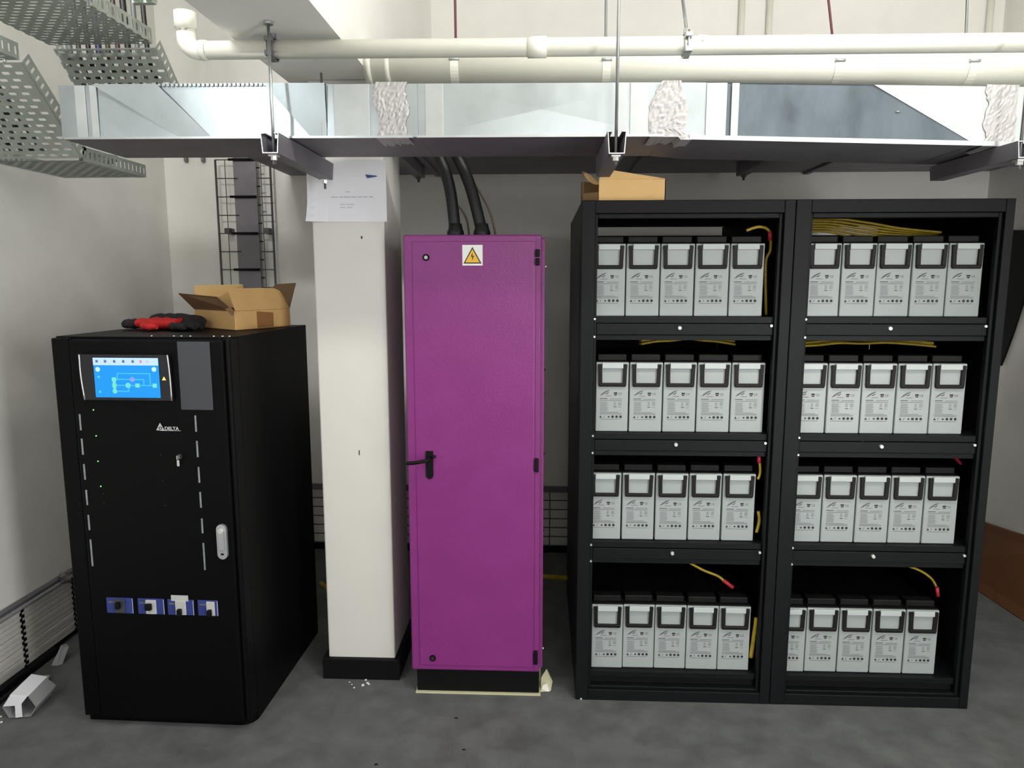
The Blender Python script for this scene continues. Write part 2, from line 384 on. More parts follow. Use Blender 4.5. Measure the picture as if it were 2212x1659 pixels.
# ================================================================== PIPES
YT = 2.075
a = at(430, 109, 'y', YT); b = at(2212, 92, 'y', YT); zP = lambda x: a.z+(b.z-a.z)*(x-a.x)/(b.x-a.x)
RT = 0.0245
t = thing('thin_white_pipe', (0, YT, zP(0)), 'thin white plastic pipe running above the duct, with an upturned end at left', 'pipe')
el = at(404, 109, 'y', YT)
cx = el.x+0.034
MB().tube([(cx+.01, YT, zP(cx)), (1.9, YT, zP(1.9))], RT, 20).build('pipe', 'pvc', t)
pts = [(cx+.02, YT, zP(cx))]+[(cx-.034*math.sin(math.radians(k)), YT, zP(cx)+.034-.034*math.cos(math.radians(k))) for k in range(0, 91, 10)]+[(el.x, YT, zP(cx)+.055)]
MB().tube(pts, RT+.001, 20).build('elbow', 'pvc', t)
MB().tube([(cx+.006, YT, zP(cx)), (cx+.024, YT, zP(cx))], RT+.0025, 20).build('elbow_collar', 'pvc', t)
zt0 = zP(cx)+.046
MB().tube([(el.x, YT, zt0), (el.x, YT, zt0+.012), (el.x, YT, zt0+.014), (el.x, YT, zt0+.055)], [RT+.001, RT+.001, RT+.005, RT+.005], 20).build('end_socket', 'pvc', t)
c0 = at(1160, 103, 'y', YT)
MB().tube([(c0.x-.026, YT, zP(c0.x)), (c0.x+.026, YT, zP(c0.x))], RT+.0035, 20).build('coupling', 'pvc', t)
def blob(name, mtl, c, r, seed, parent, sq=(1, 1, 1), amp=0.35, sub=2):
    rnd = random.Random(seed); g = bmesh.new(); bmesh.ops.create_icosphere(g, subdivisions=sub, radius=1)
    for v in g.verts:
        k = r*(1+rnd.uniform(-amp, amp)); v.co = Vector(c)+Vector((v.co.x*sq[0]*k, v.co.y*sq[1]*k, v.co.z*sq[2]*k))
    m = MB(); m._join(g); return m.build(name, mtl, parent)
s0 = at(1515, 95, 'y', YT)
blob('plaster_lump', 'pvcbig', (s0.x, YT-.008, zP(s0.x)+.006), 0.018, 4, t, (.9, .9, 1))
MB().tube([(1.70, YT, zP(1.7)-.012), (1.75, YT, zP(1.7)-.011)], RT*.8, 12).build('scuffed_mark', 'pvcbig', t)
def hollow_ring(x0, x1, yc, zc, ri, ro, n=32):
    g = MB(); q = lambda x, r, k: (x, yc+r*math.cos(2*math.pi*k/n), zc+r*math.sin(2*math.pi*k/n))
    for k in range(n):
        for (xa, ra), (xb, rb) in (((x0, ri), (x0, ro)), ((x0, ro), (x1, ro)), ((x1, ro), (x1, ri)), ((x1, ri), (x0, ri))):
            g.poly([q(xa, ra, k), q(xb, rb, k), q(xb, rb, k+1), q(xa, ra, k+1)])
    bmesh.ops.remove_doubles(g.bm, verts=list(g.bm.verts), dist=1e-6)
    return g
def clamp(px, lab, dark, toppx):
    c = at(px, 105, 'y', YT); z = zP(c.x)
    k = thing('pipe_clamp', (c.x, YT, z), lab, 'clamp', 'clamps on the thin pipe')
    ring = [(c.x, YT+(RT+.004)*math.cos(q*math.pi/12), z+(RT+.004)*math.sin(q*math.pi/12)) for q in range(25)]
    g = MB()
    for q in range(24):
        p0, p1 = Vector(ring[q]), Vector(ring[(q+1) % 24])
        o0 = Vector((c.x, YT, z)); f = 1.14
        A, B = p0, p1; A2, B2 = o0+(p0-o0)*f, o0+(p1-o0)*f
        for sx in (-.008, .008): g.poly([A+Vector((sx, 0, 0)), B+Vector((sx, 0, 0)), B2+Vector((sx, 0, 0)), A2+Vector((sx, 0, 0))])
        g.poly([A2+Vector((-.008, 0, 0)), B2+Vector((-.008, 0, 0)), B2+Vector((.008, 0, 0)), A2+Vector((.008, 0, 0))])
    g.build('ring', dark, k)
    MB().box((c.x-.010, YT-RT-.018, z+.012), (c.x+.010, YT-RT+.002, z+.024), .002).build('ear', dark, k)
    MB().box((c.x-.010, YT-RT-.018, z-.026), (c.x+.010, YT-RT+.002, z-.012), .002).build('ear', dark, k)
    MB().tube([(c.x, YT-RT-.012, z-.03), (c.x, YT-RT-.012, z+.03)], .003, 8).build('screw', 'steel', k)
    MB().tube([(c.x, YT, z+RT+.004), (c.x, YT, z+RT+.02)], .009, 6, smooth=False).build('boss', dark, k)
    return c, z
clamp(590, 'dark steel clamp on the thin pipe at the threaded rod below the beam', 'galvu', None)
c, z = clamp(1482, 'bright steel clamp on the thin pipe under the slanting rod', 'steel', None)
d = at(1470, 0, 'y', YT)
dx = (d.x-c.x)/(d.z-z)
MB().tube([(c.x, YT, z+RT+.015), (c.x+dx*(CEIL-z), YT, CEIL)], 0.0045, 10).build('threaded_rod', 'steel')
tag(bpy.data.objects['threaded_rod.006'] if 'threaded_rod.006' in bpy.data.objects else COL.objects[-1], 'slanting steel rod holding the bright clamp of the thin pipe', 'rod')

YP = 2.43
t = thing('large_cream_pipe', (0.6, YP, 2.19), 'large cream-white drain pipe running behind the thin pipe, above the duct', 'pipe')
zA = at(985, 147, 'y', YP).z; zB = at(2212, 152, 'y', YP).z; xA = at(985, 147, 'y', YP).x; xB = at(2212, 152, 'y', YP).x
zQ = lambda x: zA+(zB-zA)*(x-xA)/(xB-xA)
MB().tube([(-0.574, YP, zQ(-.57)), (2.27, YP, zQ(2.27))], 0.055, 32).build('pipe', 'pvcbig', t)
for x in (-0.56, -0.50): MB().tube([(x-.008, YP, zQ(x)), (x+.008, YP, zQ(x))], 0.059, 32).build('socket_ring', 'pvcbig', t)
for px, top, mt, lab in ((985, 983, 'rust', 'maroon rod holding the large pipe above the purple cabinet'), (1308, 1309, 'steel', 'thin grey rod behind the pipes, left of the straight front rod'), (1800, 1788, 'rust', 'maroon slanting rod holding the large pipe above the right rack'), (2084, 2089, 'steel', 'thin grey rod behind the thin pipe near the right edge')):
    p = at(px, 125, 'y', YP); q = at(top, 0, 'y', YP); dx = (q.x-p.x)/(q.z-p.z)
    o = MB().tube([(p.x, YP, zQ(p.x)+.061), (p.x+dx*(CEIL-zQ(p.x)), YP, CEIL)], 0.0042, 8).build('hanger_rod', mt)
    tag(recentre(o), lab, 'rod')
    k = thing('pipe_hanger', (p.x, YP, zQ(p.x)), {985: 'painted strap hanger round the large pipe above the purple cabinet', 1308: 'strap hanger round the large pipe behind the straight front rod', 1800: 'painted strap hanger round the large pipe above the right rack', 2084: 'strap hanger round the large pipe near the right edge'}[px], 'hanger', 'hangers on the large pipe')
    hollow_ring(p.x-.013, p.x+.013, YP, zQ(p.x), .0552, .0575).build('strap', 'pvcbig', k)
    MB().box((p.x-.011, YP-.02, zQ(p.x)+.055), (p.x+.011, YP+.02, zQ(p.x)+.068), .002).build('ear', 'strip', k)
    MB().tube([(p.x-.016, YP-.058, zQ(p.x)+.012), (p.x+.016, YP-.058, zQ(p.x)+.012)], 0.005, 8).build('bolt', 'strip', k)

# bar pair at the top edge (end of an overhead strut)
e = at(318, 14, 'y', 2.3)
t = thing('overhead_bar', (e.x, 1.9, e.z), 'pair of grey steel bars ending at the top edge between tray and upturned pipe', 'bar')
for dx in (-.028, .012):
    MB().box((e.x+dx, 1.5, e.z+.01), (e.x+dx+.022, 2.3, e.z+.03), .002).build('bar', 'tray', t)
MB().box((e.x-.03, 2.27, e.z), (e.x+.036, 2.29, e.z+.01)).build('cross_plate', 'tray', t)
MB().tube([(e.x, 2.25, e.z+.01), (e.x, 2.25, CEIL)], .004, 8).build('rod', 'steel', t)

# ================================================================== PERFORATED CABLE TRAYS
def slotted(o, u, v, wid, length, pu, pv, hu, hv, nrm, thk=0.0015, m=None):
    """sheet from o spanned by unit vectors u (width) and v (length), rows of staggered slots"""
    g = m or MB(); o = Vector(o); u = Vector(u); v = Vector(v); off = Vector(nrm)*thk
    nv = max(1, round(length/pv)); pv = length/nv; nu = max(1, int(wid/pu)); 
    for side in (0, 1):
        q = off*side
        P = lambda a, b: o+u*a+v*b+q
        for j in range(nv):
            sh = (wid-nu*pu)/2+(pu/4 if j % 2 else -pu/4)*(1 if nu > 1 else 0); b0, b1 = j*pv, (j+1)*pv
            if sh > 1e-5: g.poly([P(0, b0), P(sh, b0), P(sh, b1), P(0, b1)])
            e = sh+nu*pu
            if e < wid-1e-5: g.poly([P(e, b0), P(wid, b0), P(wid, b1), P(e, b1)])
            for i in range(nu):
                a0 = sh+i*pu; cu, cv = a0+pu/2, b0+pv/2
                hole = [(cu+hu/2, cv-hv/4), (cu+hu/2, cv+hv/4), (cu+hu/2-hv/3, cv+hv/2), (cu-hu/2+hv/3, cv+hv/2), (cu-hu/2, cv+hv/4), (cu-hu/2, cv-hv/4), (cu-hu/2+hv/3, cv-hv/2), (cu+hu/2-hv/3, cv-hv/2)]
                H = [g.bm.verts.new(P(*h)) for h in hole]
                C = [g.bm.verts.new(P(*c_)) for c_ in ((a0+pu, b0), (a0+pu, b1), (a0, b1), (a0, b0))]
                for f in ((C[0], C[1], H[1], H[0]), (C[1], H[2], H[1]), (C[1], C[2], H[3], H[2]), (C[2], H[4], H[3]), (C[2], C[3], H[5], H[4]), (C[3], H[6], H[5]), (C[3], C[0], H[7], H[6]), (C[0], H[0], H[7])): g.bm.faces.new(f)
    return g
S2 = math.sqrt(.5)
def tray(label, x0, x1, runs, rivet=True):
    """runs: list of ((y,z) start, (y,z) end)"""
    t = thing('cable_tray', ((x0+x1)/2, runs[0][0][0], runs[0][0][1]), label, 'cable tray')
    for (y0, z0), (y1, z1) in runs:
        L = math.hypot(y1-y0, z1-z0); v = Vector((0, (y1-y0)/L, (z1-z0)/L)); n = Vector((0, -v.z, v.y))
        slotted((x0, y0, z0), (1, 0, 0), v, x1-x0, L, 0.044, 0.0245, 0.026, 0.0105, n).build('tray_floor', 'tray', t)
        for x in (x0, x1):
            slotted((x, y0, z0), n, v, 0.05, L, 0.05, 0.027, 0.026, 0.010, (1, 0, 0)).build('tray_flange', 'tray', t)
    return t
TA = tray('perforated steel cable tray passing behind the duct, right of the pair at top left', -1.729, -1.365, [((0.5, 2.325), (2.58, 2.325)), ((2.60, 2.318), (2.86, 2.058))])
TB = tray('perforated steel cable tray dropping past the left end of the duct to the wall', -1.985, -1.640, [((0.5, 2.19), (2.29, 2.19)), ((2.30, 2.185), (2.56, 1.938)), ((2.57, 1.93), (2.98, 1.93))])
for T, pts in ((TA, ((-1.70, 2.57, 2.318), (-1.40, 2.57, 2.318))), (TB, ((-1.68, 2.28, 2.18),))):
    for p in pts: MB().tube([p, (p[0], p[1], p[2]+.014)], .005, 8).build('tray_bolt', 'bolt', T)
ORD = ['first', 'second', 'third', 'fourth', 'fifth', 'sixth', 'seventh', 'eighth', 'ninth']
def tray_cables(xs, runs, where, cols):
    for i, x in enumerate(xs):
        r = .0085 if i % 3 else .011; P = []
        (y0, z0), (y1, z1) = runs
        P = [(x, y0+.03, CEIL-.002), (x, y0+.03, z0+.25), (x, y0+.034+r, z0+.03)]
        n = Vector((0, S2, S2))*(r+.004)
        P += [Vector((x, y0+.05, z0-.05))+n, Vector((x, (y0+y1)/2, (z0+z1)/2))+n, Vector((x, y1-.01, z1+.01))+n]
        o = MB().tube(smoothpath(P, 4), r, 8).build('tray_cable', cols[i % len(cols)]); tag(recentre(o), '%s cable lying in the slotted %s tray, %s from its left side' % ({'rubber': 'black', 'cabb': 'dark blue', 'cabo': 'dark olive', 'cabm': 'maroon', 'cabg': 'grey'}[cols[i % len(cols)]], where, ORD[i]), 'cable', 'cables in the %s tray' % where)
tray_cables([-1.705+i*.036 for i in range(9)], ((2.60, 2.318), (2.86, 2.058)), 'upper', ['cabg', 'cabo', 'rubber', 'cabb', 'cabo', 'cabm', 'rubber', 'cabg', 'rubber'])
tray_cables([-1.955+i*.036 for i in range(6)], ((2.30, 2.185), (2.56, 1.938)), 'lower', ['rubber', 'cabg', 'rubber', 'cabg', 'cabo', 'cabg', 'rubber', 'cabb'])
# tie rods that hold the trays
for x, y, z in ((-1.745, 2.2, 2.31), (-1.35, 2.2, 2.31)):
    o = MB().tube([(x, y, z), (x, y, CEIL)], .004, 8).build('tray_rod', 'steel'); tag(recentre(o), 'steel rod holding the %s side of the upper cable tray' % ('left' if x < -1.6 else 'right'), 'rod')
# crumpled plastic lying in the lower tray + dark end plate
o = blob('crumpled_plastic', 'plastic', (-1.76, 2.86, 1.985), 0.045, 9, None, (1.5, 1, .6)); tag(recentre(o), 'crumpled pale plastic sheet lying in the lower end of the cable tray', 'plastic')

# ================================================================== WIRE LADDER ON BACK WALL
WY = 3.80
t = thing('wire_cable_ladder', (-1.57, WY, 0.42), 'upright wire basket ladder on the back wall above the open cardboard box', 'cable ladder')
zs0, zs1 = 0.42, 2.135
for x, r in ((-1.715, .006), (-1.665, .0022), (-1.475, .0022), (-1.424, .006)):
    MB().tube([(x, WY, zs0), (x, WY, zs1)], r, 8).build('rail_wire', 'wire', t)
zz = [2.135-.0945*i for i in range(18)]
for i, z in enumerate(zz):
    MB().tube([(-1.715, WY-.004, z), (-1.60, WY-.004, z)], .003, 6).build('rung_wire', 'wire', t)
    MB().tube([(-1.49, WY-.004, z), (-1.424, WY-.004, z)], .003, 6).build('rung_wire', 'wire', t)
    if i % 2 == 0: MB().tube([(-1.64, WY-.012, z), (-1.50, WY-.012, z)], .0065, 8).build('rung_bar', 'rackin', t)
    MB().box((-1.497, WY-.01, z-.045), (-1.478, WY-.004, z-.039)).build('clip', 'rackin', t)
for x in (-1.668, -1.455): MB().box((x-.013, WY-.012, 1.755), (x+.013, WY+.055, 1.785)).build('wall_clamp', 'wire', t)
MB().box((-1.62, WY-.003, zs0), (-1.50, WY+.012, 2.155)).build('backing_strip', 'galvu', t)
for x, y in ((0, 0),):
    for px in (403, 440):
        p = at(px, 338, 'y', 3.855); o = MB().box((p.x-.008, 3.835, p.z-.03), (p.x+.008, 3.859, p.z+.03), .003).build('wall_clip', 'galvu'); tag(recentre(o), 'small dark clip on the back wall, %s of two below the duct' % ('left' if px < 420 else 'right'), 'clip')

# ================================================================== LOW WIRE BASKET ALONG BACK WALL, CONDUITS ON LEFT WALL
t = thing('wire_basket_tray', (0, 3.82, 0.04), 'low wire basket cable tray on the back wall behind the cabinets', 'cable tray')
MB().box((-1.95, 3.815, .355), (2.2, 3.835, .385)).build('top_rail', 'galvu', t)
for i in range(6): MB().tube([(-1.95, 3.83, .045+i*.052), (2.2, 3.83, .045+i*.052)], .003, 6).build('long_wire', 'wire', t)
for i in range(28): MB().tube([(-1.9+i*.15, 3.824, .04), (-1.9+i*.15, 3.824, .36)], .003, 6).build('cross_wire', 'wire', t)

t = thing('conduit_bank', (XL+.03, 2.6, 0.03), 'bank of grey-white conduits running low along the left wall behind a dark strap', 'conduit')
for i in range(11):
    z = .0265+i*.0208; dx = (0, .003, .001, .004, 0, .002, .003, 0, .002, .001, .003)[i]
    MB().box((XL+.006, 1.5, z), (XL+.030+dx, 3.6, z+.0196), .003).build('conduit', 'trunk', t)
MB().box((XL+.004, 1.5, .262), (XL+.042, 3.1, .272), .002).build('top_strip', 'plastic', t)
MB().box((XL+.004, 1.5, .275), (XL+.03, 3.1, .285), .002).build('top_strip', 'galvu', t)
for yy in (2.50, 2.80):
    g = MB(); n = 20
    for i in range(n):
        z0 = .025+i*.235/n; z1 = z0+.235/n; o_ = .012 if i % 2 else 0
        g.box((XL+.034, yy-.006+o_*.6, z0), (XL+.0365, yy+.004+o_, z1))
    g.build('zigzag_strap', 'rackin', t)
blob('dark_cable_knot', 'wire', (XL+.05, 2.74, .285), .024, 12, t)
t = MB().box((XL+.02, 1.6, 0.0), (XL+.058, 2.66, 0.028), .004).build('floor_channel', 'skirt'); tag(recentre(t), 'black channel lying on the floor along the left wall', 'channel')
o = MB().tube([(XL+.09, 1.9, .012), (XL+.085, 2.4, .012)], .008, 8).build('floor_cable', 'rubber'); tag(recentre(o), 'thin dark cable on the floor by the left wall', 'cable')

# ================================================================== UPS CABINET
UX0, UX1, UY0, UY1, UH = -1.562, -0.975, 2.19, 2.88, 1.329
t = UPS = thing('ups_cabinet', ((UX0+UX1)/2, (UY0+UY1)/2, 0), 'tall black power cabinet with a lit blue touch screen', 'cabinet')
# body with rounded front-right and front-left vertical edges
def rrect_prism(x0, x1, y0, y1, z0, z1, rl, rr):
    pts = []
    for k in range(7): a_ = math.pi+k*math.pi/12; pts.append((x0+rl+rl*math.cos(a_), y0+rl+rl*math.sin(a_)))
    for k in range(9): a_ = 1.5*math.pi+k*math.pi/16; pts.append((x1-rr+rr*math.cos(a_), y0+rr+rr*math.sin(a_)))
    pts += [(x1, y1), (x0, y1)]
    return MB().prism([(p[0], p[1], z0) for p in pts], (0, 0, z1-z0))
rrect_prism(UX0, UX1, UY0+.03, UY1, 0.0, UH, .01, .05).build('body', 'ups', t)
MB().box((UX0+.004, UY0+.006, .03), (-1.50, UY0+.032, UH-.004), .004).build('front_stile', 'ups', t)
rrect_prism(-0.992, -0.977, UY0+.008, UY0+.07, .03, UH-.006, .004, .012).build('corner_stile', 'ups', t)
door = MB().box((-1.497, UY0, .03), (-0.994, UY0+.03, UH-.008), .006).build('door', 'ups', t)
MB().box((-1.14, UY0-.004, 1.10), (-1.035, UY0+.001, UH-.012), .003).build('reflective_strip', 'greyp', door)  # reflective strip, its grey reflection put in as plain colour
# screen bezel, curved sides
z0, z1 = 1.131, 1.276
pts = []
for k in range(9): v = k/8; pts.append((-1.4475-.0075*math.sin(min(1, v*1.15)*math.pi*.62), z0+(z1-z0)*v))
for k in range(9): v = 1-k/8; pts.append((-1.1625-.0045*v+.0015*math.sin(v*math.pi), z0+(z1-z0)*v))
MB().prism([(p[0], UY0-.014, p[1]) for p in pts], (0, .014, 0)).build('screen_bezel', 'gloss', door)
bz = door.children[-1]
MB().tube([(p[0], UY0-.014, p[1]) for p in pts[:9]], .0024, 8).build('bezel_trim', 'silver', bz)
MB().tube([(p[0], UY0-.014, p[1]) for p in pts[9:]], .0024, 8).build('bezel_trim', 'silver', bz)
sx0, sx1, sz0, sz1 = -1.409, -1.197, 1.140, 1.266
MB().box((sx0, UY0-.0165, sz0), (sx1, UY0-.014, sz1), .001).build('touch_screen', 'scr', door)
scr = door.children[-1]
def S(u, v): return sx0+(sx1-sx0)*u, sz0+(sz1-sz0)*(1-v)
def sbox(u0, v0, u1, v1, m, name, dy=.0004):
    (xa, za), (xb, zb_) = S(u0, v0), S(u1, v1)
    MB().box((xa, UY0-.0166-dy, zb_), (xb, UY0-.0166, za)).build(name, m, scr)
def sdisc(u, v, r, m, name):
    x, z = S(u, v); MB().prism([(x+r*math.cos(k*math.pi/8), UY0-.0172, z+r*math.sin(k*math.pi/8)) for k in range(16)], (0, .0006, 0)).build(name, m, scr)
sbox(0, 0, 1, .185, 'scrw', 'menu_bar')
for u, m in ((.06, 'scrd'), (.19, 'scrd'), (.33, 'scrd'), (.47, 'scrd'), (.615, 'scrd'), (.735, 'scrr')): sbox(u-.018, .055, u+.018, .12, m, 'menu_icon', .0009)
x, z = S(.835, .09)
MB().tube([(x+.003*math.cos(k*math.pi/6), UY0-.0175, z+.003*math.sin(k*math.pi/6)) for k in range(13)], .0007, 5).build('power_icon', 'scrr', scr)
sdisc(.065, .29, .0075, 'scrc', 'round_button'); sdisc(.93, .28, .0075, 'scrc', 'round_button'); sdisc(.07, .48, .0045, 'scrl', 'small_icon'); sdisc(.075, .86, .0042, 'scrl', 'small_icon')
def sline(pts, name='flow_line', m='scrl'):
    for (a0, b0), (a1, b1) in zip(pts, pts[1:]):
        h, k = .007, .011
        sbox(min(a0, a1)-h, min(b0, b1)-k, max(a0, a1)+h, max(b0, b1)+k, m, name, .0006)
sline([(.36, .54), (.36, .39), (.86, .39), (.86, .69)]); sline([(.33, .54), (.76, .54), (.76, .69)]); sline([(.33, .69), (.93, .69)]); sline([(.33, .84), (.52, .84), (.52, .72)])
for u, v in ((.305, .54), (.305, .69), (.66, .69), (.925, .69)): sbox(u-.032, v-.05, u+.032, v+.05, 'scrg', 'node_block', .001)
sbox(.285, .50, .325, .88, 'scrg', 'node_column', .0008)
sdisc(.515, .69, .0085, 'scrg', 'node_round'); sdisc(.585, .54, .0078, 'scrp', 'node_round'); sdisc(.305, .84, .0075, 'scrg', 'node_round')
x, z = S(1.07, .52)
MB().prism([(x-.006, UY0-.0150, z-.004), (x+.006, UY0-.0150, z-.004), (x, UY0-.0150, z+.007)], (0, -.001, 0)).build('warning_light', 'ledo', bz)
# logo
lx = at(347, 922, 'y', UY0)
MB().prism([(lx.x-.0135, UY0-.0008, 1.0325), (lx.x+.0135, UY0-.0008, 1.0325), (lx.x, UY0-.0008, 1.057)], (0, .0012, 0)).build('logo_triangle', 'white', door)
lg = door.children[-1]
MB().tube([(lx.x+.001+.0045*math.cos(k*math.pi/6), UY0-.0012, 1.0395+.0045*math.sin(k*math.pi/6)) for k in range(13)], .0011, 6).build('logo_swirl', 'ups', lg)
text_mesh('DELTA', .0155, 'white', (-1.1765, UY0-.001, 1.0385), 'logo_text', door, bold=.0004, sx=1.0)
MB().box((-1.215, UY0-.0008, 1.0312), (-1.147, UY0+.0003, 1.0324)).build('logo_underline', 'white', door)
# silver slots
for (xx, pxs) in ((-1.479, ((171, 895, 930), (176, 948, 983), (184, 1003, 1037), (187, 1059, 1092), (191, 1113, 1146), (198, 1166, 1224))), (-1.0965, ((424, 897, 932), (429, 952, 987), (433, 1008, 1042), (437, 1062, 1096), (441, 1119, 1151), (446, 1172, 1230)))):
    for px, a0, a1 in pxs:
        za = at(px, a0, 'y', UY0).z; zb_ = at(px, a1, 'y', UY0).z
        MB().box((xx-.0028, UY0-.002, zb_), (xx+.0028, UY0+.001, za), .001).build('vent_slot', 'dash', door)
for px, py in ((201, 886), (207, 942), (211, 997), (217, 1051)):
    p = at(px, py, 'y', UY0); MB().tube([(p.x, UY0-.0015, p.z), (p.x, UY0+.001, p.z)], .0022, 8).build('green_light', 'ledg', door)
# key lock
p = at(391, 985, 'y', UY0)
MB().tube([(p.x, UY0-.006, p.z), (p.x, UY0+.001, p.z)], .009, 16).build('key_lock', 'gloss', door)
k_ = door.children[-1]
MB().box((p.x-.0012, UY0-.022, p.z-.006), (p.x+.0012, UY0-.006, p.z+.006)).build('key', 'silver', k_)
MB().box((p.x-.006, UY0-.014, p.z-.030), (p.x+.002, UY0-.011, p.z-.010), .002).build('key_tag', 'white', k_)
# swing handle
hx = -1.030
g = MB(); hp = [(hx+.0165*math.cos(k*math.pi/10), .710+.0165*math.sin(k*math.pi/10)) for k in range(11)]+[(hx-.0165*math.cos(k*math.pi/10), .626-.0165*math.sin(k*math.pi/10)) for k in range(11)]
g.prism([(q[0], UY0-.010, q[1]) for q in hp], (0, .0105, 0)); g.build('swing_handle', 'silver', door, label='silver swing handle with rounded ends')
hd = door.children[-1]
MB().box((hx-.010, UY0-.016, .640), (hx+.010, UY0-.010, .708), .005).build('grip', 'silver', hd)
MB().tube([(hx, UY0-.0172, .706), (hx, UY0-.010, .706)], .008, 14).build('lock_button', 'bolt', hd)
MB().box((hx-.005, UY0-.0112, .624), (hx+.005, UY0-.0098, .630), .001).build('keyhole', 'rackin', hd)
# breakers
for i, (x0, x1) in enumerate(((-1.441, -1.350), (-1.333, -1.243), (-1.231, -1.142), (-1.128, -1.060))):
    MB().box((x0, UY0-.003, .410), (x1, UY0+.001, .4635), .001).build('breaker_window', 'blue', door)
    bw = door.children[-1]; c = x0+(x1-x0)*(.52 if i < 3 else .66); hw = .018 if i < 3 else .014
    MB().box((c-hw, UY0-.008, .412), (c+hw, UY0-.003, .461), .002).build('breaker', 'greyp' if i == 0 else 'white', bw)
    dz = (.442, .440, .425, .425)[i]
    MB().box((c-.008-.006*(i == 1), UY0-.022, dz-.011), (c+.006, UY0-.008, dz+.011), .003).build('toggle', 'rackin', bw)
    MB().box((x0+.006, UY0-.0034, .446), (x0+.030, UY0-.003, .452)).build('breaker_marking', 'ink', bw)
    MB().box((x1-.0018, UY0-.004, .411), (x1, UY0-.003, .462)).build('window_edge', 'white', bw)
MB().box((-1.2165, UY0-.005, .459), (-1.158, UY0-.0032, .4795), .001).build('blank_sticker', 'white', door, label='blank beige sticker above the third breaker')
for px in (293, 345, 362, 383, 437, 457, 473):
    p = at(px, 731, 'z', UH); 
    MB().tube([(p.x, UY0+.055, UH-.001), (p.x, UY0+.055, UH+.0025)], .0032, 8).build('roof_screw', 'bolt', t)
# faint door screws
for px, py in ((348, 982), (352, 1038), (358, 1092), (222, 1068), (224, 1088)):
    p = at(px, py, 'y', UY0); MB().tube([(p.x, UY0-.001, p.z), (p.x, UY0+.001, p.z)], .0018, 6).build('door_screw', 'greyp', door)

UPS.rotation_euler.z = -0.0225; UPS.location.x += 0.007
# ---- open cardboard box on the cabinet
Nn, Rr, Ll = Vector((-1.122, 2.50, UH)), Vector((-0.995, 2.80, UH)), Vector((-1.355, 2.655, UH))
Nn = at(510, 711, 'y', 2.50); Nn.z = UH+.004; Rr = at(626, 703, 'y', 2.76); Rr.z = Nn.z; Ll = at(424, 703, 'y', 2.70); Ll.z = Nn.z
Bk = Ll+(Rr-Nn)
t = thing('open_cardboard_box', Nn, 'open brown cardboard box with raised flaps on top of the black power cabinet', 'box')
def panel(pts, name, m, thk=.003, parent=None, **kw):
    P = [Vector(p) for p in pts]; n = (P[1]-P[0]).cross(P[2]-P[0]).normalized()*thk
    return MB().prism(P, n).build(name, m, parent, **kw)
hz = Vector((0, 0, .066))
panel([Nn, Rr, Rr+hz, Nn+hz], 'side_panel', 'card', parent=t); panel([Ll, Nn, Nn+hz, Ll+hz], 'side_panel', 'card', parent=t)
panel([Rr, Bk, Bk+hz, Rr+hz], 'side_panel', 'cardi', parent=t); panel([Bk, Ll, Ll+hz, Bk+hz], 'side_panel', 'cardi', parent=t)
panel([Ll, Bk, Rr, Nn], 'bottom_panel', 'cardi', parent=t)
# right front flap stands up, curved top
d1 = (Rr-Nn)
fl = [Nn+hz, Rr+hz]+[Nn+hz+d1*u+Vector((-.01*u, .0, h)) for u, h in ((.99, .02), (.94, .045), (.86, .068), (.76, .078), (.5, .080), (.15, .079), (-.12, .078))]
panel(fl, 'flap', 'card', parent=t)
# left flap folds outward and down towards the camera
q = [Ll+hz, Nn+hz, at(470, 641, 'y', 2.50), at(386, 633, 'y', 2.60)]
panel(q, 'flap', 'cardi', parent=t)
panel([at(487, 668, 'y', 2.47), at(503, 683, 'y', 2.47), at(505, 672, 'y', 2.47), at(498, 662, 'y', 2.47)], 'flap_tab', 'cardi', parent=t)
# rear flaps
panel([Bk+hz, Ll+hz, at(420, 617, 'y', 2.82), at(524, 614, 'y', 2.98)], 'flap', 'cardl', parent=t)
panel([Rr+hz, Bk+hz, at(596, 614, 'y', 2.98), at(638, 611, 'y', 2.84)], 'flap', 'cardi', parent=t)
a1, a2 = Nn+d1*.36, Nn+d1*.66; off = Vector((d1.y, -d1.x, 0)).normalized()*.0045
MB().prism([a1+off+Vector((0, 0, .002)), a2+off+Vector((0, 0, .002)), a2+off+Vector((0, 0, .055)), a1+off+Vector((0, 0, .062))], off*.4).build('packing_tape', 'tape', t)
# ---- gloves / tool bag
def lumpy(path, rads, name, m, parent, flat=.6, seed=0):
    rnd = random.Random(seed); P = smoothpath(path, 5); n = len(P)
    rr = [rads[min(len(rads)-1, int(i*len(rads)/n))]*(1+rnd.uniform(-.12, .12)) for i in range(n)]
    g = MB(); g.tube(P, rr, 12)
    zc = min(v.co.z for v in g.bm.verts)
    base = UH+.001
    for v in g.bm.verts: v.co.z = base+max(0, (v.co.z-zc)*flat*1.25)+rnd.uniform(0, .002)
    return g.build(name, m, parent)
t = thing('work_glove', (-1.42, 2.55, UH), 'red and black work glove lying on the black power cabinet', 'glove')
lumpy([(-1.47, 2.56, UH+.03), (-1.42, 2.55, UH+.03), (-1.36, 2.54, UH+.03), (-1.30, 2.53, UH+.03)], [.032, .04, .036], 'palm', 'redcloth', t, .42, 1)
for i, (dy, ln) in enumerate(((.045, .07), (.015, .085), (-.015, .08), (-.042, .06))):
    lumpy([(-1.31, 2.53+dy, UH+.02), (-1.31+ln*.6, 2.52+dy*1.3, UH+.022), (-1.31+ln, 2.51+dy*1.4, UH+.018)], [.015, .013, .009], 'finger', 'blackcloth', t, .7, 3+i)
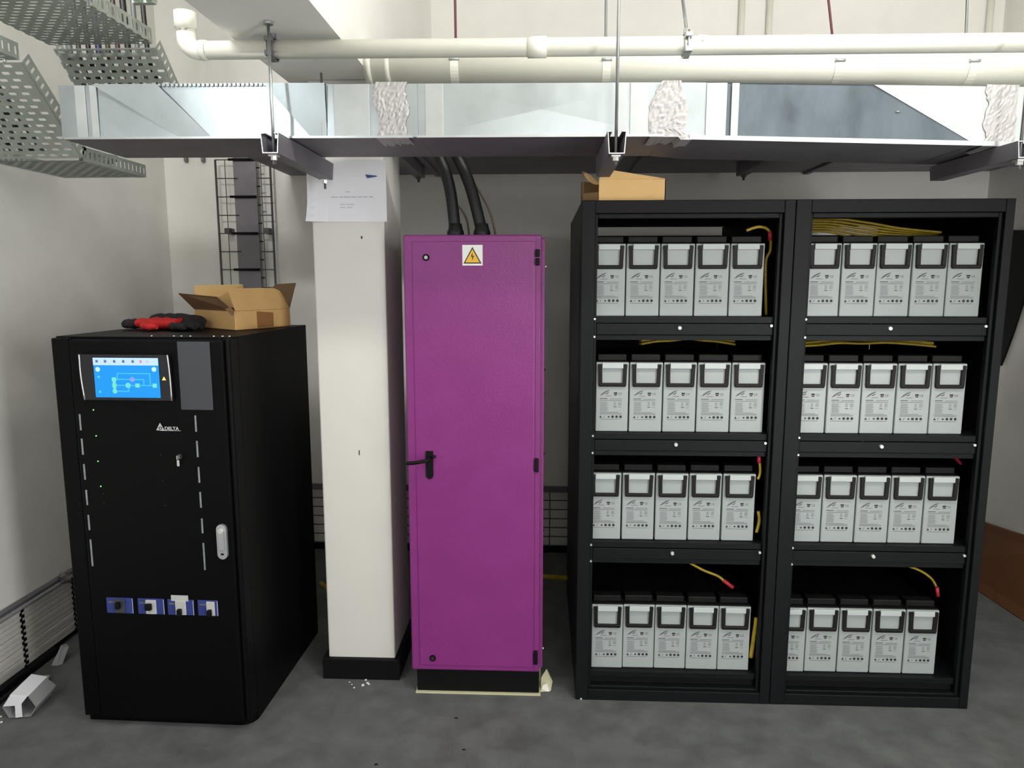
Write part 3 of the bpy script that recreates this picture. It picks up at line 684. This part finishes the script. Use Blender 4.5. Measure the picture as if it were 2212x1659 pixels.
lumpy([(-1.42, 2.50, UH+.02), (-1.385, 2.465, UH+.02), (-1.35, 2.455, UH+.02)], [.016, .014, .010], 'thumb', 'redcloth', t, .7, 8)
lumpy([(-1.52, 2.565, UH+.03), (-1.47, 2.56, UH+.03)], [.034], 'cuff', 'blackcloth', t, .42, 9)
t = thing('tool_pouch', (-1.28, 2.64, UH), 'crumpled black cloth pouch between the red glove and the cardboard box', 'pouch')
lumpy([(-1.47, 2.67, UH+.03), (-1.40, 2.655, UH+.03), (-1.33, 2.61, UH+.03), (-1.25, 2.55, UH+.03)], [.04, .045, .045, .04], 'pouch_body', 'blackcloth', t, .46, 11)
lumpy([(-1.30, 2.56, UH+.03), (-1.24, 2.50, UH+.03)], [.028, .024], 'pouch_flap', 'blackcloth', t, .5, 13)

# ================================================================== PURPLE CABINET
PX0, PX1, PY, PZ0, PZ1 = -0.467, 0.009, 2.42, 0.0975, 1.658
t = thing('purple_cabinet', ((PX0+PX1)/2, PY+.2, 0), 'tall narrow purple electrical cabinet with a warning sign, on a black plinth', 'cabinet')
MB().box((PX0+.012, PY+.022, PZ0+.006), (PX1-.0, PY+.34, PZ1-.010), .004).build('body', 'purpled', t)
MB().box((PX0+.0145, PY+.02, 0.006), (PX1-.012, PY+.33, PZ0+.01), .003).build('plinth', 'skirt', t)
MB().box((PX0+.010, PY+.012, 0), (PX1-.006, PY+.34, 0.006)).build('base_board', 'plywood', t)
door = MB().box((PX0, PY, PZ0+.002), (PX1-.012, PY+.020, PZ1), .006, 3).build('door', 'purple', t)
# raised inner field of the door and folded edge strips
MB().box((PX0+.030, PY-.0035, PZ0+.022), (PX1-.034, PY+.001, PZ1-.022), .003).build('door_field', 'purple', door)
MB().box((PX1-.030, PY-.002, PZ0+.01), (PX1-.014, PY+.001, PZ1-.014), .001).build('hinge_strip', 'purpled', door)
for z0, z1 in ((1.556, 1.580), (1.584, 1.609), (.848, .897), (.134, .186)):
    MB().box((-.0225, PY-.012, z0), (-.008, PY-.001, z1), .003).build('hinge', 'rackin', door)
for z, mm in ((1.583, 'white'), (.149, 'rackin')):
    MB().tube([(-.389, PY-.008, z), (-.389, PY, z)], .0115, 20).build('quarter_turn_lock', 'rackin', door)
    lk = door.children[-1]; MB().tube([(-.389, PY-.0095, z), (-.389, PY-.007, z)], .0060, 12).build('lock_insert', mm if mm == 'white' else 'cabm', lk)
g = MB(); hp = [(-.3885+.0125*math.cos(k*math.pi/8), .832+.0125*math.sin(k*math.pi/8)) for k in range(8, 17)]
g.prism([(q[0], PY-.010, q[1]) for q in hp]+[(-.376, PY-.010, .919), (-.401, PY-.010, .919)], (0, .010, 0)); g.build('handle_plate', 'rackin', door)
hp_ = door.children[-1]
MB().tube(smoothpath([(-.3885, PY-.008, .895), (-.3885, PY-.040, .894), (-.405, PY-.048, .892), (-.43, PY-.050, .888), (-.462, PY-.046, .884)], 5), [.0065]*20+[.005], 10).build('lever', 'rackin', hp_)
MB().tube([(-.380, PY-.012, .898), (-.366, PY-.014, .902)], .005, 8).build('latch_nose', 'rackin', hp_)
MB().tube([(PX1-.001, PY+.10, 1.555), (PX1+.006, PY+.10, 1.555)], .004, 8).build('side_screw', 'bolt', t)
MB().tube([(PX1-.001, PY+.08, .15), (PX1+.005, PY+.08, .15)], .004, 8).build('side_screw', 'bolt', t)
for z in (.35, .62, .9, 1.2): MB().tube([(PX1-.001, PY+.05, z), (PX1+.004, PY+.05, z)], .003, 6).build('side_screw', 'rackin', t)
# warning sign
sg = MB().box((-.267, PY-.0055, 1.556), (-.199, PY-.0032, 1.624), .0005).build('warning_sign', 'signw', door, label='white square sign with a yellow lightning triangle')
yy = PY-.0058
MB().prism([(-.2635, yy, 1.5625), (-.2025, yy, 1.5625), (-.233, yy, 1.6175)], (0, .0004, 0)).build('triangle_border', 'signb', sg)
MB().prism([(-.2575, yy-.0004, 1.5662), (-.2085, yy-.0004, 1.5662), (-.233, yy-.0004, 1.6103)], (0, .0004, 0)).build('triangle_field', 'signy', sg)
MB().prism([(-.2325, yy-.0008, 1.599), (-.2385, yy-.0008, 1.5845), (-.2335, yy-.0008, 1.5855), (-.2345, yy-.0008, 1.571), (-.2275, yy-.0008, 1.5885), (-.2325, yy-.0008, 1.5872)], (0, .0004, 0)).build('lightning_bolt', 'signb', sg)
# cables out of the top
for (lab, p0, p1, p2, p3) in (('black thick cable rising from the purple cabinet, the left of two', (984, 500), (974, 420), (962, 372), (945, 330)), ('black thick cable rising from the purple cabinet, the right of two', (1041, 500), (1021, 420), (1004, 372), (984, 330))):
    P = [at(*p0, 'y', 2.56)]; P[0].z = PZ1-.012
    P += [at(*p1, 'y', 2.57), at(*p2, 'y', 2.575), at(*p3, 'y', 2.58)]
    P.append(P[-1]+Vector((-.04, 0.01, .10))); P.append(P[-1]+Vector((-.07, 0, .10)))
    k = thing('power_cable', P[0], lab, 'cable', 'cables on top of the purple cabinet')
    P[0].z = PZ1-.008
    Q = smoothpath([P[0], P[0]+Vector((-.001, 0, .03))]+P[1:4]+[P[4]], 7)
    MB().tube(Q, .0205, 16).build('sheath', 'rubber', k)
    MB().tube([P[0], P[0]+Vector((0, 0, .026)), P[0]+Vector((0, 0, .034)), P[0]+Vector((0, 0, .055))], [.030, .030, .026, .022], 16).build('gland', 'rubber', k)
for lab, pts in (('thin brown wire between the two black cables', ((1015, 500), (1009, 478), (998, 455), (989, 444))), ('thin brown wire right of the black cables', ((1073, 500), (1062, 470), (1050, 440), (1030, 405)))):
    P = [at(*q, 'y', 2.60) for q in pts]; P[0].z = PZ1-.012; P.append(P[-1]+Vector((-.03, -.01, .05)))
    o = MB().tube(smoothpath(P, 5), .0036, 8).build('thin_wire', 'brownwire'); tag(recentre(o), lab, 'wire')

# ================================================================== PAPER ON COLUMN
t = thing('paper_notice', (-.68, 2.525, 1.71), 'white paper notice taped high on the white column, corner curled', 'notice')
g = MB(); nx, nz = 8, 8; V = []
for j in range(nz+1):
    row = []
    for i in range(nx+1):
        u, v = i/nx, j/nz; x = -.818+(.276)*u; z = 1.710+.207*v
        cur = max(0, (.28-u)/.28)*max(0, (.5-v)/.5)
        row.append(g.bm.verts.new((x, 2.5265-.03*cur*cur-.006*(1-u)**3, z)))
    V.append(row)
for j in range(nz):
    for i in range(nx): g.bm.faces.new((V[j][i], V[j][i+1], V[j+1][i+1], V[j+1][i]))
g.build('sheet', 'paper', t)
rnd = random.Random(3)
def faint(z, x0, x1, h, nm):
    g = MB(); x = x0
    while x < x1:
        wv = rnd.uniform(.006, .022); g.box((x, 2.5243, z), (min(x+wv, x1), 2.5249, z+h)); x += wv+rnd.uniform(.002, .006)
    g.build(nm, 'paperfaint', t)
faint(1.7925, -.765, -.585, .0035, 'print_line'); faint(1.8105, -.685, -.668, .0025, 'print_line'); faint(1.768, -.705, -.655, .0025, 'print_line'); faint(1.758, -.705, -.658, .0025, 'print_line')
MB().prism([(-.613, 2.5235, 1.870), (-.607, 2.5235, 1.8575), (-.572, 2.5235, 1.8625), (-.574, 2.5235, 1.8655)], (0, .001, 0)).build('blue_tape', 'bluetape', t)

# ================================================================== BATTERY RACKS
RX = (0.130, 0.8245); RWD = 0.6925; RY0, RY1, RZ = 2.4131, 3.36, 1.767
TIERS = (1.386, 0.984, 0.592, 0.101)
def make_rack(x0, lab, open0, open1):
    x1 = x0+RWD
    t = thing('battery_rack', ((x0+x1)/2, (RY0+RY1)/2, 0), lab, 'rack', 'black battery racks')
    P = lambda a, b, nm, mt='rack', bev=.002: MB().box(a, b, bev).build(nm, mt, t)
    P((x0, RY0+.036, 0), (x0+.002, RY1, RZ), 'side_panel', bev=0); P((x1-.002, RY0+.036, 0), (x1, RY1, RZ), 'side_panel', bev=0)
    P((x0+.0035, RY0+.06, 0.09), (x0+.006, RY1-.01, RZ-.02), 'inner_lining', 'rackin', 0); P((x1-.006, RY0+.06, .09), (x1-.0035, RY1-.01, RZ-.02), 'inner_lining', 'rackin', 0)
    P((x0+.002, RY0+.05, RZ-.014), (x1-.002, RY1, RZ), 'top_panel', 'rack', 0)
    P((x0+.006, RY0+.056, RZ-.017), (x1-.006, RY1-.01, RZ-.0145), 'inner_lining', 'rackin', 0)
    P((x0+.006, RY1-.004, 0.06), (x1-.006, RY1, 1.712), 'back_panel', 'rackin', 0)
    # outer front frame
    P((x0, RY0, 0), (open0-.010, RY0+.036, RZ), 'front_post'); P((open1+.012, RY0, 0), (x1, RY0+.036, RZ), 'front_post')
    P((open0-.010, RY0+.001, RZ-.042), (open1+.012, RY0+.05, RZ), 'front_rail')
    P((open0-.010, RY0+.001, 0), (open1+.012, RY0+.05, .041), 'front_rail')
    # inner step frame
    P((open0-.010, RY0+.014, .041), (open0, RY0+.034, RZ-.042), 'inner_post'); P((open1, RY0+.014, .041), (open1+.012, RY0+.034, RZ-.042), 'inner_post')
    P((open0, RY0+.014, RZ-.058), (open1, RY0+.055, RZ-.042), 'inner_rail'); P((open0, RY0+.014, .041), (open1, RY0+.05, .050), 'inner_rail')
    P((open0, RY0+.035, .052), (open1, RY0+.05, .098), 'plinth_panel', 'rackin', .001)
    for i, z in enumerate(TIERS):
        sh = MB().box((x0+.007, RY0+.036, z-.010), (x1-.007, RY1-.02, z-.001), .001).build('shelf', 'rack', t)
        MB().box((open0, RY0+.026, z-.022), (open1, RY0+.036, z-.001), .001).build('shelf_edge', 'rack', sh)
        if i < 3:
            MB().box((open0+.001, RY0+.022, z-.062), (open1-.001, RY0+.030, z-.024), .002).build('front_bar', 'rack', sh)
            MB().box((open0+.001, RY0+.028, z-.080), (open1-.001, RY0+.036, z-.063), .001).build('front_bar', 'rack', sh)
            xc = (x0+x1)/2-.012
            MB().tube([(xc, RY0+.012, z-.038), (xc, RY0+.023, z-.038)], [.0055, .0078], 12).build('centre_bolt', 'bolt', sh)
            MB().tube([(open1-.008, RY0+.014, z-.030), (open1-.008, RY0+.023, z-.030)], .0045, 8).build('side_bolt', 'bolt', sh)
            for dz in (-.008, -.068): MB().tube([(open0-.006, RY0+.007, z+dz), (open0-.006, RY0+.015, z+dz)], .0036, 8).build('small_screw', 'bolt', sh)
    return t
R1 = make_rack(RX[0], 'black steel battery rack, the left one, with a cardboard box on top', .184, .776)
R2 = make_rack(RX[1], 'black steel battery rack, the right one, with cables over its top row', .884, 1.476)
MB().tube([(.150, RY0-.001, .004), (.150, RY0+.002, .004)], .004, 8).build('foot_screw', 'bolt', R1)

# battery prototype: base centre front at origin, faces -Y
BW, BH, BD = .112, .243, .50
def make_battery():
    t = thing('battery', (0, 0, 0), '', 'battery')
    m = MB()
    # case with a shallow recess below the flap
    m.box((-BW/2, 0, 0), (BW/2, BD-.001, BH-.005), .003).box((-BW/2, 0, BH-.02), (BW/2, .0065, BH), .002)
    m.build('case', 'batt', t)
    MB().box((-BW/2, .006, BH-.005), (BW/2, BD, BH+.003), .002).box((-BW/2+.006, .022, BH+.003), (BW/2-.006, .07, BH+.026), .003).build('lid', 'lid', t)
    MB().box((-.036, -.011, BH-.020), (.036, .001, BH-.001), .0015).build('terminal_flap', 'flap', t)
    # U-shaped carry handle, arms widen a little to the top
    g = MB(); yq = -.009
    def bar(p, q, wd):
        g.prism([(p[0]-wd, yq, p[1]), (p[0]+wd, yq, p[1]), (q[0]+wd, yq, q[1]), (q[0]-wd, yq, q[1])], (0, .009, 0))
    bar((-.041, BH-.078), (-.043, BH-.006), .0062); bar((.041, BH-.078), (.043, BH-.006), .0062)
    g.box((-.0465, yq-.001, BH-.084), (.0465, 0, BH-.071), .003)
    g.build('handle', 'handle', t)
    y = -.0004
    # printed face
    g = MB()
    g.prism([(-.042, y, BH-.118), (-.034, y, BH-.108), (-.022, y, BH-.100), (-.008, y, BH-.096), (-.012, y, BH-.101), (-.022, y, BH-.105), (-.030, y, BH-.112), (-.036, y, BH-.115)], (0, .0005, 0))
    g.prism([(-.030, y, BH-.106), (-.018, y, BH-.112), (-.010, y, BH-.105), (-.014, y, BH-.104), (-.019, y, BH-.108)], (0, .0005, 0))
    g.box((-.024, y, BH-.118), (-.002, y+.0005, BH-.1165))
    g.build('printed_emblem', 'ink', t)
    g = MB(); g.box((.006, y, BH-.110), (.018, y+.0005, BH-.1045)); g.box((.0075, y, BH-.1155), (.0165, y+.0005, BH-.1115))
    g.build('printed_mark', 'inkd', t)
    text_mesh('C\u20ac'.replace('\u20ac', 'E'), .0105, 'ink', (.0275, -.0002, BH-.110), 'printed_ce', t)
    g = MB(); rnd = random.Random(5)
    g.box((-.042, y, BH-.1285), (-.016, y+.0005, BH-.1255)); g.box((-.008, y, BH-.1285), (.034, y+.0005, BH-.1270))
    g.box((-.042, y, BH-.134), (.034, y+.0005, BH-.1325))
    g.build('printed_heading', 'ink', t)
    g = MB()
    for k in range(10):
        z = BH-.1385-k*.0034; g.box((-.040, y, z-.0016), (-.012-rnd.random()*.006, y+.0005, z))
        if k in (0, 1, 2, 3, 5): g.box((.004+rnd.random()*.003, y, z-.0016), (.014, y+.0005, z)); g.box((.022, y, z-.0016), (.033, y+.0005, z))
    for k in range(3):
        z = BH-.1735-k*.0036; g.box((-.041, y, z-.0019), (.034-.012*(k == 0), y+.0005, z))
    g.box((-.041, y, BH-.2005), (.033, y+.0005, BH-.1985))
    g.build('printed_text', 'inkl', t)
    g = MB()
    g.box((.006, y, BH-.157), (.016, y+.0005, BH-.1545))
    for k in range(6):
        x = -.038+k*.0138; z = BH-.1905
        if k < 2: g.prism([(x-.0045, y, z-.004), (x+.0045, y, z-.004), (x, y, z+.004)], (0, .0005, 0)) if k == 0 else g.prism([(x-.0040, y, z-.004), (x-.0028, y, z-.004), (x+.0002, y, z+.003), (x-.0006, y, z+.004)], (0, .0005, 0))
        elif k == 2: g.box((x-.003, y, z-.003), (x+.003, y+.0005, z+.002))
        else: g.prism([(x+.0048*math.cos(q*math.pi/5), y, z+.0048*math.sin(q*math.pi/5)) for q in range(10)], (0, .0005, 0))
    g.build('printed_symbols', 'inkd', t)
    return t
def dup(root, loc, label):
    r = root.copy(); COL.objects.link(r); r.location = loc; r['label'] = label
    for ch in list(root.children):
        c = ch.copy(); COL.objects.link(c); c.parent = r
    return r
proto = make_battery()
proto['group'] = 'batteries in the racks'
first = True
pos_names = ('leftmost', 'second from left', 'middle', 'second from right', 'rightmost')
row_names = ('top', 'second', 'third', 'bottom')
XS = {(0, 0): (.226, .1155), (0, 1): (.245, .1163), (0, 2): (.228, .1165), (0, 3): (.244, .1145),
      (1, 0): (.941, .1155), (1, 1): (.919, .1163), (1, 2): (.927, .1162), (1, 3): (.899, .1162)}
XS[(0, 0)] = (.2255, .1155+.0002); XS[(0, 2)] = (.2275, .1172)
rnd = random.Random(11)
for rk in range(2):
    for tr in range(4):
        x0, st = XS[(rk, tr)]
        for i in range(5):
            lab = 'light grey battery, %s of the %s row in the %s rack' % (pos_names[i], row_names[tr], ('left', 'right')[rk])
            loc = Vector((x0+st*i, 2.462+rnd.uniform(-.002, .003), TIERS[tr]))
            if first: proto.location = loc; proto['label'] = lab; first = False
            else: dup(proto, loc, lab)

# cables over the batteries
def cable(pts, r, m, lab, name='battery_cable', grp=None, sleeve=None, cat='cable'):
    P = smoothpath(pts, 6)
    if sleeve is None:
        o = MB().tube(P, r, 8).build(name, m); return tag(recentre(o), lab, cat, grp)
    k = thing(name, P[0], lab, cat, grp)
    MB().tube(P, r, 8).build('wire', m, k)
    MB().tube(sleeve, r*1.45, 10).build('red_sleeve', 'red', k, label='red end sleeve')
    return k
rk = random.Random(21)
def bundle(n, xa, xb, zc, yb, amp, where, grp, sag=-1):
    for i in range(n):
        ph = rk.uniform(-.3, .3); y = yb+rk.uniform(-.02, .05); dz = i*.0045
        pts = []
        for k in range(7):
            u = k/6; pts.append((xa+(xb-xa)*u, y+.03*math.sin(u*3+ph), zc+dz+sag*amp*(4*(u-.5)**2)*(1+.2*ph)+rk.uniform(-.003, .003)))
        cable(pts, .0042, 'yellow', 'yellow-green cable over the %s, %s of the bundle' % (where, ('lowest', 'second lowest', 'second highest', 'highest')[i]), grp=grp)
bundle(4, .36, .70, TIERS[1]+.305, 2.62, .014, 'second row of the left rack', 'yellow cables over the second row, left rack')
bundle(4, .90, 1.40, TIERS[1]+.300, 2.60, .012, 'second row of the right rack', 'yellow cables over the second row, right rack')
for i in range(6):
    z = TIERS[0]+.335-i*.008; y = 2.62+i*.012
    cable([(.895, y, z), (1.02, y, z+.002), (1.14, y, z-.012-.002*i), (1.26, y, z-.033+i*.002), (1.40, y, z-.047+i*.006)], .0045, 'yellow', 'yellow-green cable drooping over the top row of the right rack, %s from the top' % ORD[i], grp='yellow cables over the top row, right rack')
# single cables with red sleeves
def px_path(pts, y): return [at(a_, b_, 'y', y) for a_, b_ in pts]
P = px_path([(1490, 1216), (1520, 1232), (1550, 1244), (1563, 1254)], 2.50)
cable(P, .0048, 'yellow', 'yellow cable with red sleeve hanging over the bottom row of the left rack', sleeve=px_path([(1562, 1253), (1583, 1269)], 2.50))
P = px_path([(1960, 1222), (1990, 1234), (2012, 1250), (2022, 1266)], 2.50)
cable(P, .0042, 'yellow', 'dim yellow cable with red sleeve over the bottom row of the right rack', sleeve=px_path([(2024, 1268), (2026, 1288)], 2.50))
P = px_path([(1612, 498), (1640, 490), (1662, 500), (1664, 540), (1654, 570), (1655, 680)], 2.505)
cable(P, .0050, 'yellow', 'yellow cable with red sleeve at the right end of the top row, left rack', sleeve=px_path([(1663, 500), (1664, 520)], 2.50))
P = px_path([(1640, 990), (1642, 1020), (1637, 1035)], 2.462)
cable(P, .0046, 'yellow', 'short yellow cable with red sleeve right of the third row, left rack', sleeve=px_path([(1639, 985), (1640, 1000)], 2.462))
cable(px_path([(1638, 1105), (1640, 1125), (1634, 1150)], 2.462), .0055, 'yellow', 'yellow cable beside the lower right corner of the third row, left rack')
cable(px_path([(1634, 1335), (1629, 1370), (1622, 1420)], 2.462), .0075, 'yellow', 'thick yellow cable beside the bottom row of the left rack')
P = px_path([(2060, 985), (2076, 1002)], 2.52)
cable(P, .006, 'red', 'small red cable sleeve above the third row of the right rack')
# cable on floor behind, between purple cabinet and rack / left of column
cable([(-.02, 3.28, .10), (.08, 3.30, .085), (.20, 3.32, .07)], .012, 'yellow', 'yellow cable behind the cabinets, seen between purple cabinet and rack')
cable([(-1.05, 3.2, .08), (-.98, 3.15, .05), (-.93, 3.0, .02)], .012, 'yellow', 'yellow cable on the floor between black cabinet and column')

# ---- cardboard box on left rack
t = thing('cardboard_box', (.27, 2.55, RZ), 'small tan cardboard box with an open torn end on the left rack', 'box')
bx0, bx1, by0, by1, bz0 = .187, .407, 2.45, 2.58, RZ+.001
panel([(bx0, by0, bz0), (bx1, by0, bz0), (bx1, by0, bz0+.069), (bx0, by0, bz0+.071)], 'front_panel', 'cardl', -.003, t)
panel([(bx0, by0, bz0+.071), (bx1, by0, bz0+.069), (bx1-.003, by0+.006, bz0+.073), (bx0+.030, by0+.006, bz0+.103), (bx0+.018, by0+.006, bz0+.103), (bx0+.002, by0+.006, bz0+.088)], 'raised_flap', 'cardl', -.0025, t)
panel([(bx0-.053, by1, bz0), (bx1, by1, bz0), (bx1, by1, bz0+.069), (bx0-.053, by1, bz0+.08)], 'rear_panel', 'cardi', .003, t)
panel([(bx1, by0, bz0), (bx1, by1, bz0), (bx1, by1, bz0+.069), (bx1, by0, bz0+.069)], 'end_panel', 'cardl', -.003, t)
panel([(bx0-.053, by0, bz0), (bx1, by0, bz0), (bx1, by1, bz0), (bx0-.053, by1, bz0)], 'bottom_panel', 'cardi', .002, t)
panel([(bx0-.053, by0+.012, bz0), (bx0, by0+.003, bz0), (bx0, by0+.003, bz0+.030), (bx0-.053, by0+.012, bz0+.026)], 'end_flap', 'cardi', -.002, t)
g = MB(); N = 10
pts = [(bx0-.053+.055*u, by0+.015+.02*math.sin(u*3.1), bz0+.092-.040*math.sin(min(1, u*1.1)*1.5)*.9) for u in [k/N for k in range(N+1)]]
for k in range(N):
    p0, p1 = Vector(pts[k]), Vector(pts[k+1]); up = Vector((0, .05, .012+.02*math.sin((k+.5)/N*3.1)))
    g.poly([p0, p1, p1+up, p0+up])
g.build('torn_flap', 'cardl', t)
panel([(bx0-.053, by0+.015, bz0+.026), (bx0-.050, by0+.015, bz0+.026), (bx0-.050, by0+.015, bz0+.094), (bx0-.053, by0+.015, bz0+.092)], 'torn_edge', 'cardi', -.002, t)

# ================================================================== FLOOR DEBRIS AND RIGHT SIDE
t = thing('torn_carton', (-1.85, 2.35, 0), 'torn empty white carton lying on its side on the floor at left', 'carton')
c0 = Vector((-1.800, 2.222, 0.004)); ax = Vector((-.03, .20, 0)).normalized(); sd = Vector((ax.y, -ax.x, 0)); L = .135
def hexa(u, z): return c0+sd*u+Vector((0, 0, z))
sec = [(-.040, .0), (.030, .0), (.052, .035), (.030, .078), (-.030, .085), (-.058, .04)]
g = MB()
outer0 = [hexa(*s_) for s_ in sec]; 
for i, (p, q) in enumerate(zip(outer0, outer0[1:]+outer0[:1])):
    mt = ('trunk', 'trunk', 'trunk', 'paper', 'trunk', 'trunk')[i]
    n = (q-p).cross(ax).normalized()*.0018
    MB().prism([p, q, q+ax*(L-.01*(i % 3)), p+ax*(L-.012*(i % 2))], n).build('carton_side', 'plastic' if mt == 'trunk' else mt, t)
MB().prism([hexa(-.055, .045), hexa(-.028, .083), hexa(.028, .078), hexa(.005, .05), hexa(.004, .002), hexa(-.018, .0), hexa(-.016, .045)], -ax*.002).build('torn_end_flap', 'paper', t)
o = MB().prism([hexa(-.056, .002)+ax*.20, hexa(-.02, .002)+ax*.20, hexa(-.03, .012)+ax*.25, hexa(-.06, .01)+ax*.25], (0, 0, .003)).build('plastic_scrap', 'plastic'); tag(recentre(o), 'dirty translucent plastic scrap beyond the torn carton by the left wall', 'scrap')
o = MB().prism([(-1.93, 2.56, .001), (-1.905, 2.56, .001), (-1.90, 2.60, .055), (-1.925, 2.62, .055)], (.012, .012, .0)).build('plastic_bag', 'plastic'); tag(recentre(o), 'small crumpled pale bag standing by the left wall beside the black cabinet', 'bag')
for i, (px, py, r) in enumerate(((755, 1473, .003), (760, 1478, .003), (765, 1485, .0035), (790, 1468, .005), (794, 1474, .006), (784, 1479, .006), (797, 1477, .004), (3, 1559, .005), (2, 1547, .004))):
    p = at(px, py, 'z', r); o = blob('plaster_crumb', 'crumb', (p.x, p.y, r*.7), r, 30+i, None, (1, 1, .7), .2, 1)
    where = 'in front of the column' if px > 100 else 'by the left picture edge'; which = ('farthest left', 'second from left', 'nearest the viewer', 'upper left of the right cluster', 'largest of the right cluster', 'lowest of the right cluster', 'farthest right', 'lower of two', 'upper of two')[i]
    tag(recentre(o), 'tiny white plaster crumb %s, %s' % (where, which), 'crumb', 'crumbs ' + where)
t = thing('paper_scrap', (.025, 2.48, 0), 'crumpled cream paper scrap beside the plinth of the purple cabinet', 'scrap')
g = MB(); g.prism([(.003, 2.455, .002), (.040, 2.462, .002), (.046, 2.50, .012), (.024, 2.53, .045), (.004, 2.50, .028)], (0.002, .004, .004)); g.build('scrap_sheet', 'plywood', t)
MB().prism([(.006, 2.46, .002), (.035, 2.458, .002), (.028, 2.475, .022), (.010, 2.47, .018)], (0, .003, .002)).build('scrap_fold', 'crumb', t)
for px, py, lab in ((985, 1552, 'middle of the floor'), (1002, 1620, 'floor at the bottom edge'), (812, 1652, 'floor at bottom left of centre')):
    p = at(px, py, 'z', 0); o = blob('dark_chip', 'rackin', (p.x, p.y, .0015), .006, px, None, (1.2, .7, .25), .3, 1); tag(recentre(o), 'tiny dark chip on the '+lab, 'chip')
# brown board leaning on the right wall
A = at(2118, 1139, 'x', 2.20); B = at(2260, 1172, 'x', 2.225); 
t = thing('brown_board', (2.2, 3.3, 0), 'dark brown board leaning on the right wall beyond the racks', 'board')
MB().prism([(2.13, 3.80, .004), (2.16, 3.02, .004), (2.268, 3.02, A.z+.075), (2.262, 3.80, A.z-.03)], (.010, 0, .004)).build('board', 'mdf', t)

# flat dark patch added on the right wall just past the rack, object unidentified
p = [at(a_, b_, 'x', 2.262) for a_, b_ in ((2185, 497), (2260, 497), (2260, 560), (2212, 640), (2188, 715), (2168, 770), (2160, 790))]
o = MB().prism(p, (.012, 0, 0)).build('dark_patch', 'skirt'); tag(recentre(o), 'dark patch with a slanting lower edge on the right wall, just past the racks', 'sheet')

for px, lab in ((1602, 'left of two white conduits on the upper back wall above the racks'), (1662, 'right of two white conduits on the upper back wall above the racks'), (2138, 'white conduit on the upper back wall near the right corner')):
    p = at(px, 50, 'y', 3.84); o = MB().tube([(p.x, 3.843, 2.2), (p.x, 3.843, CEIL-.001)], .0155, 12).build('wall_conduit', 'pvcbig'); tag(recentre(o), lab, 'conduit')
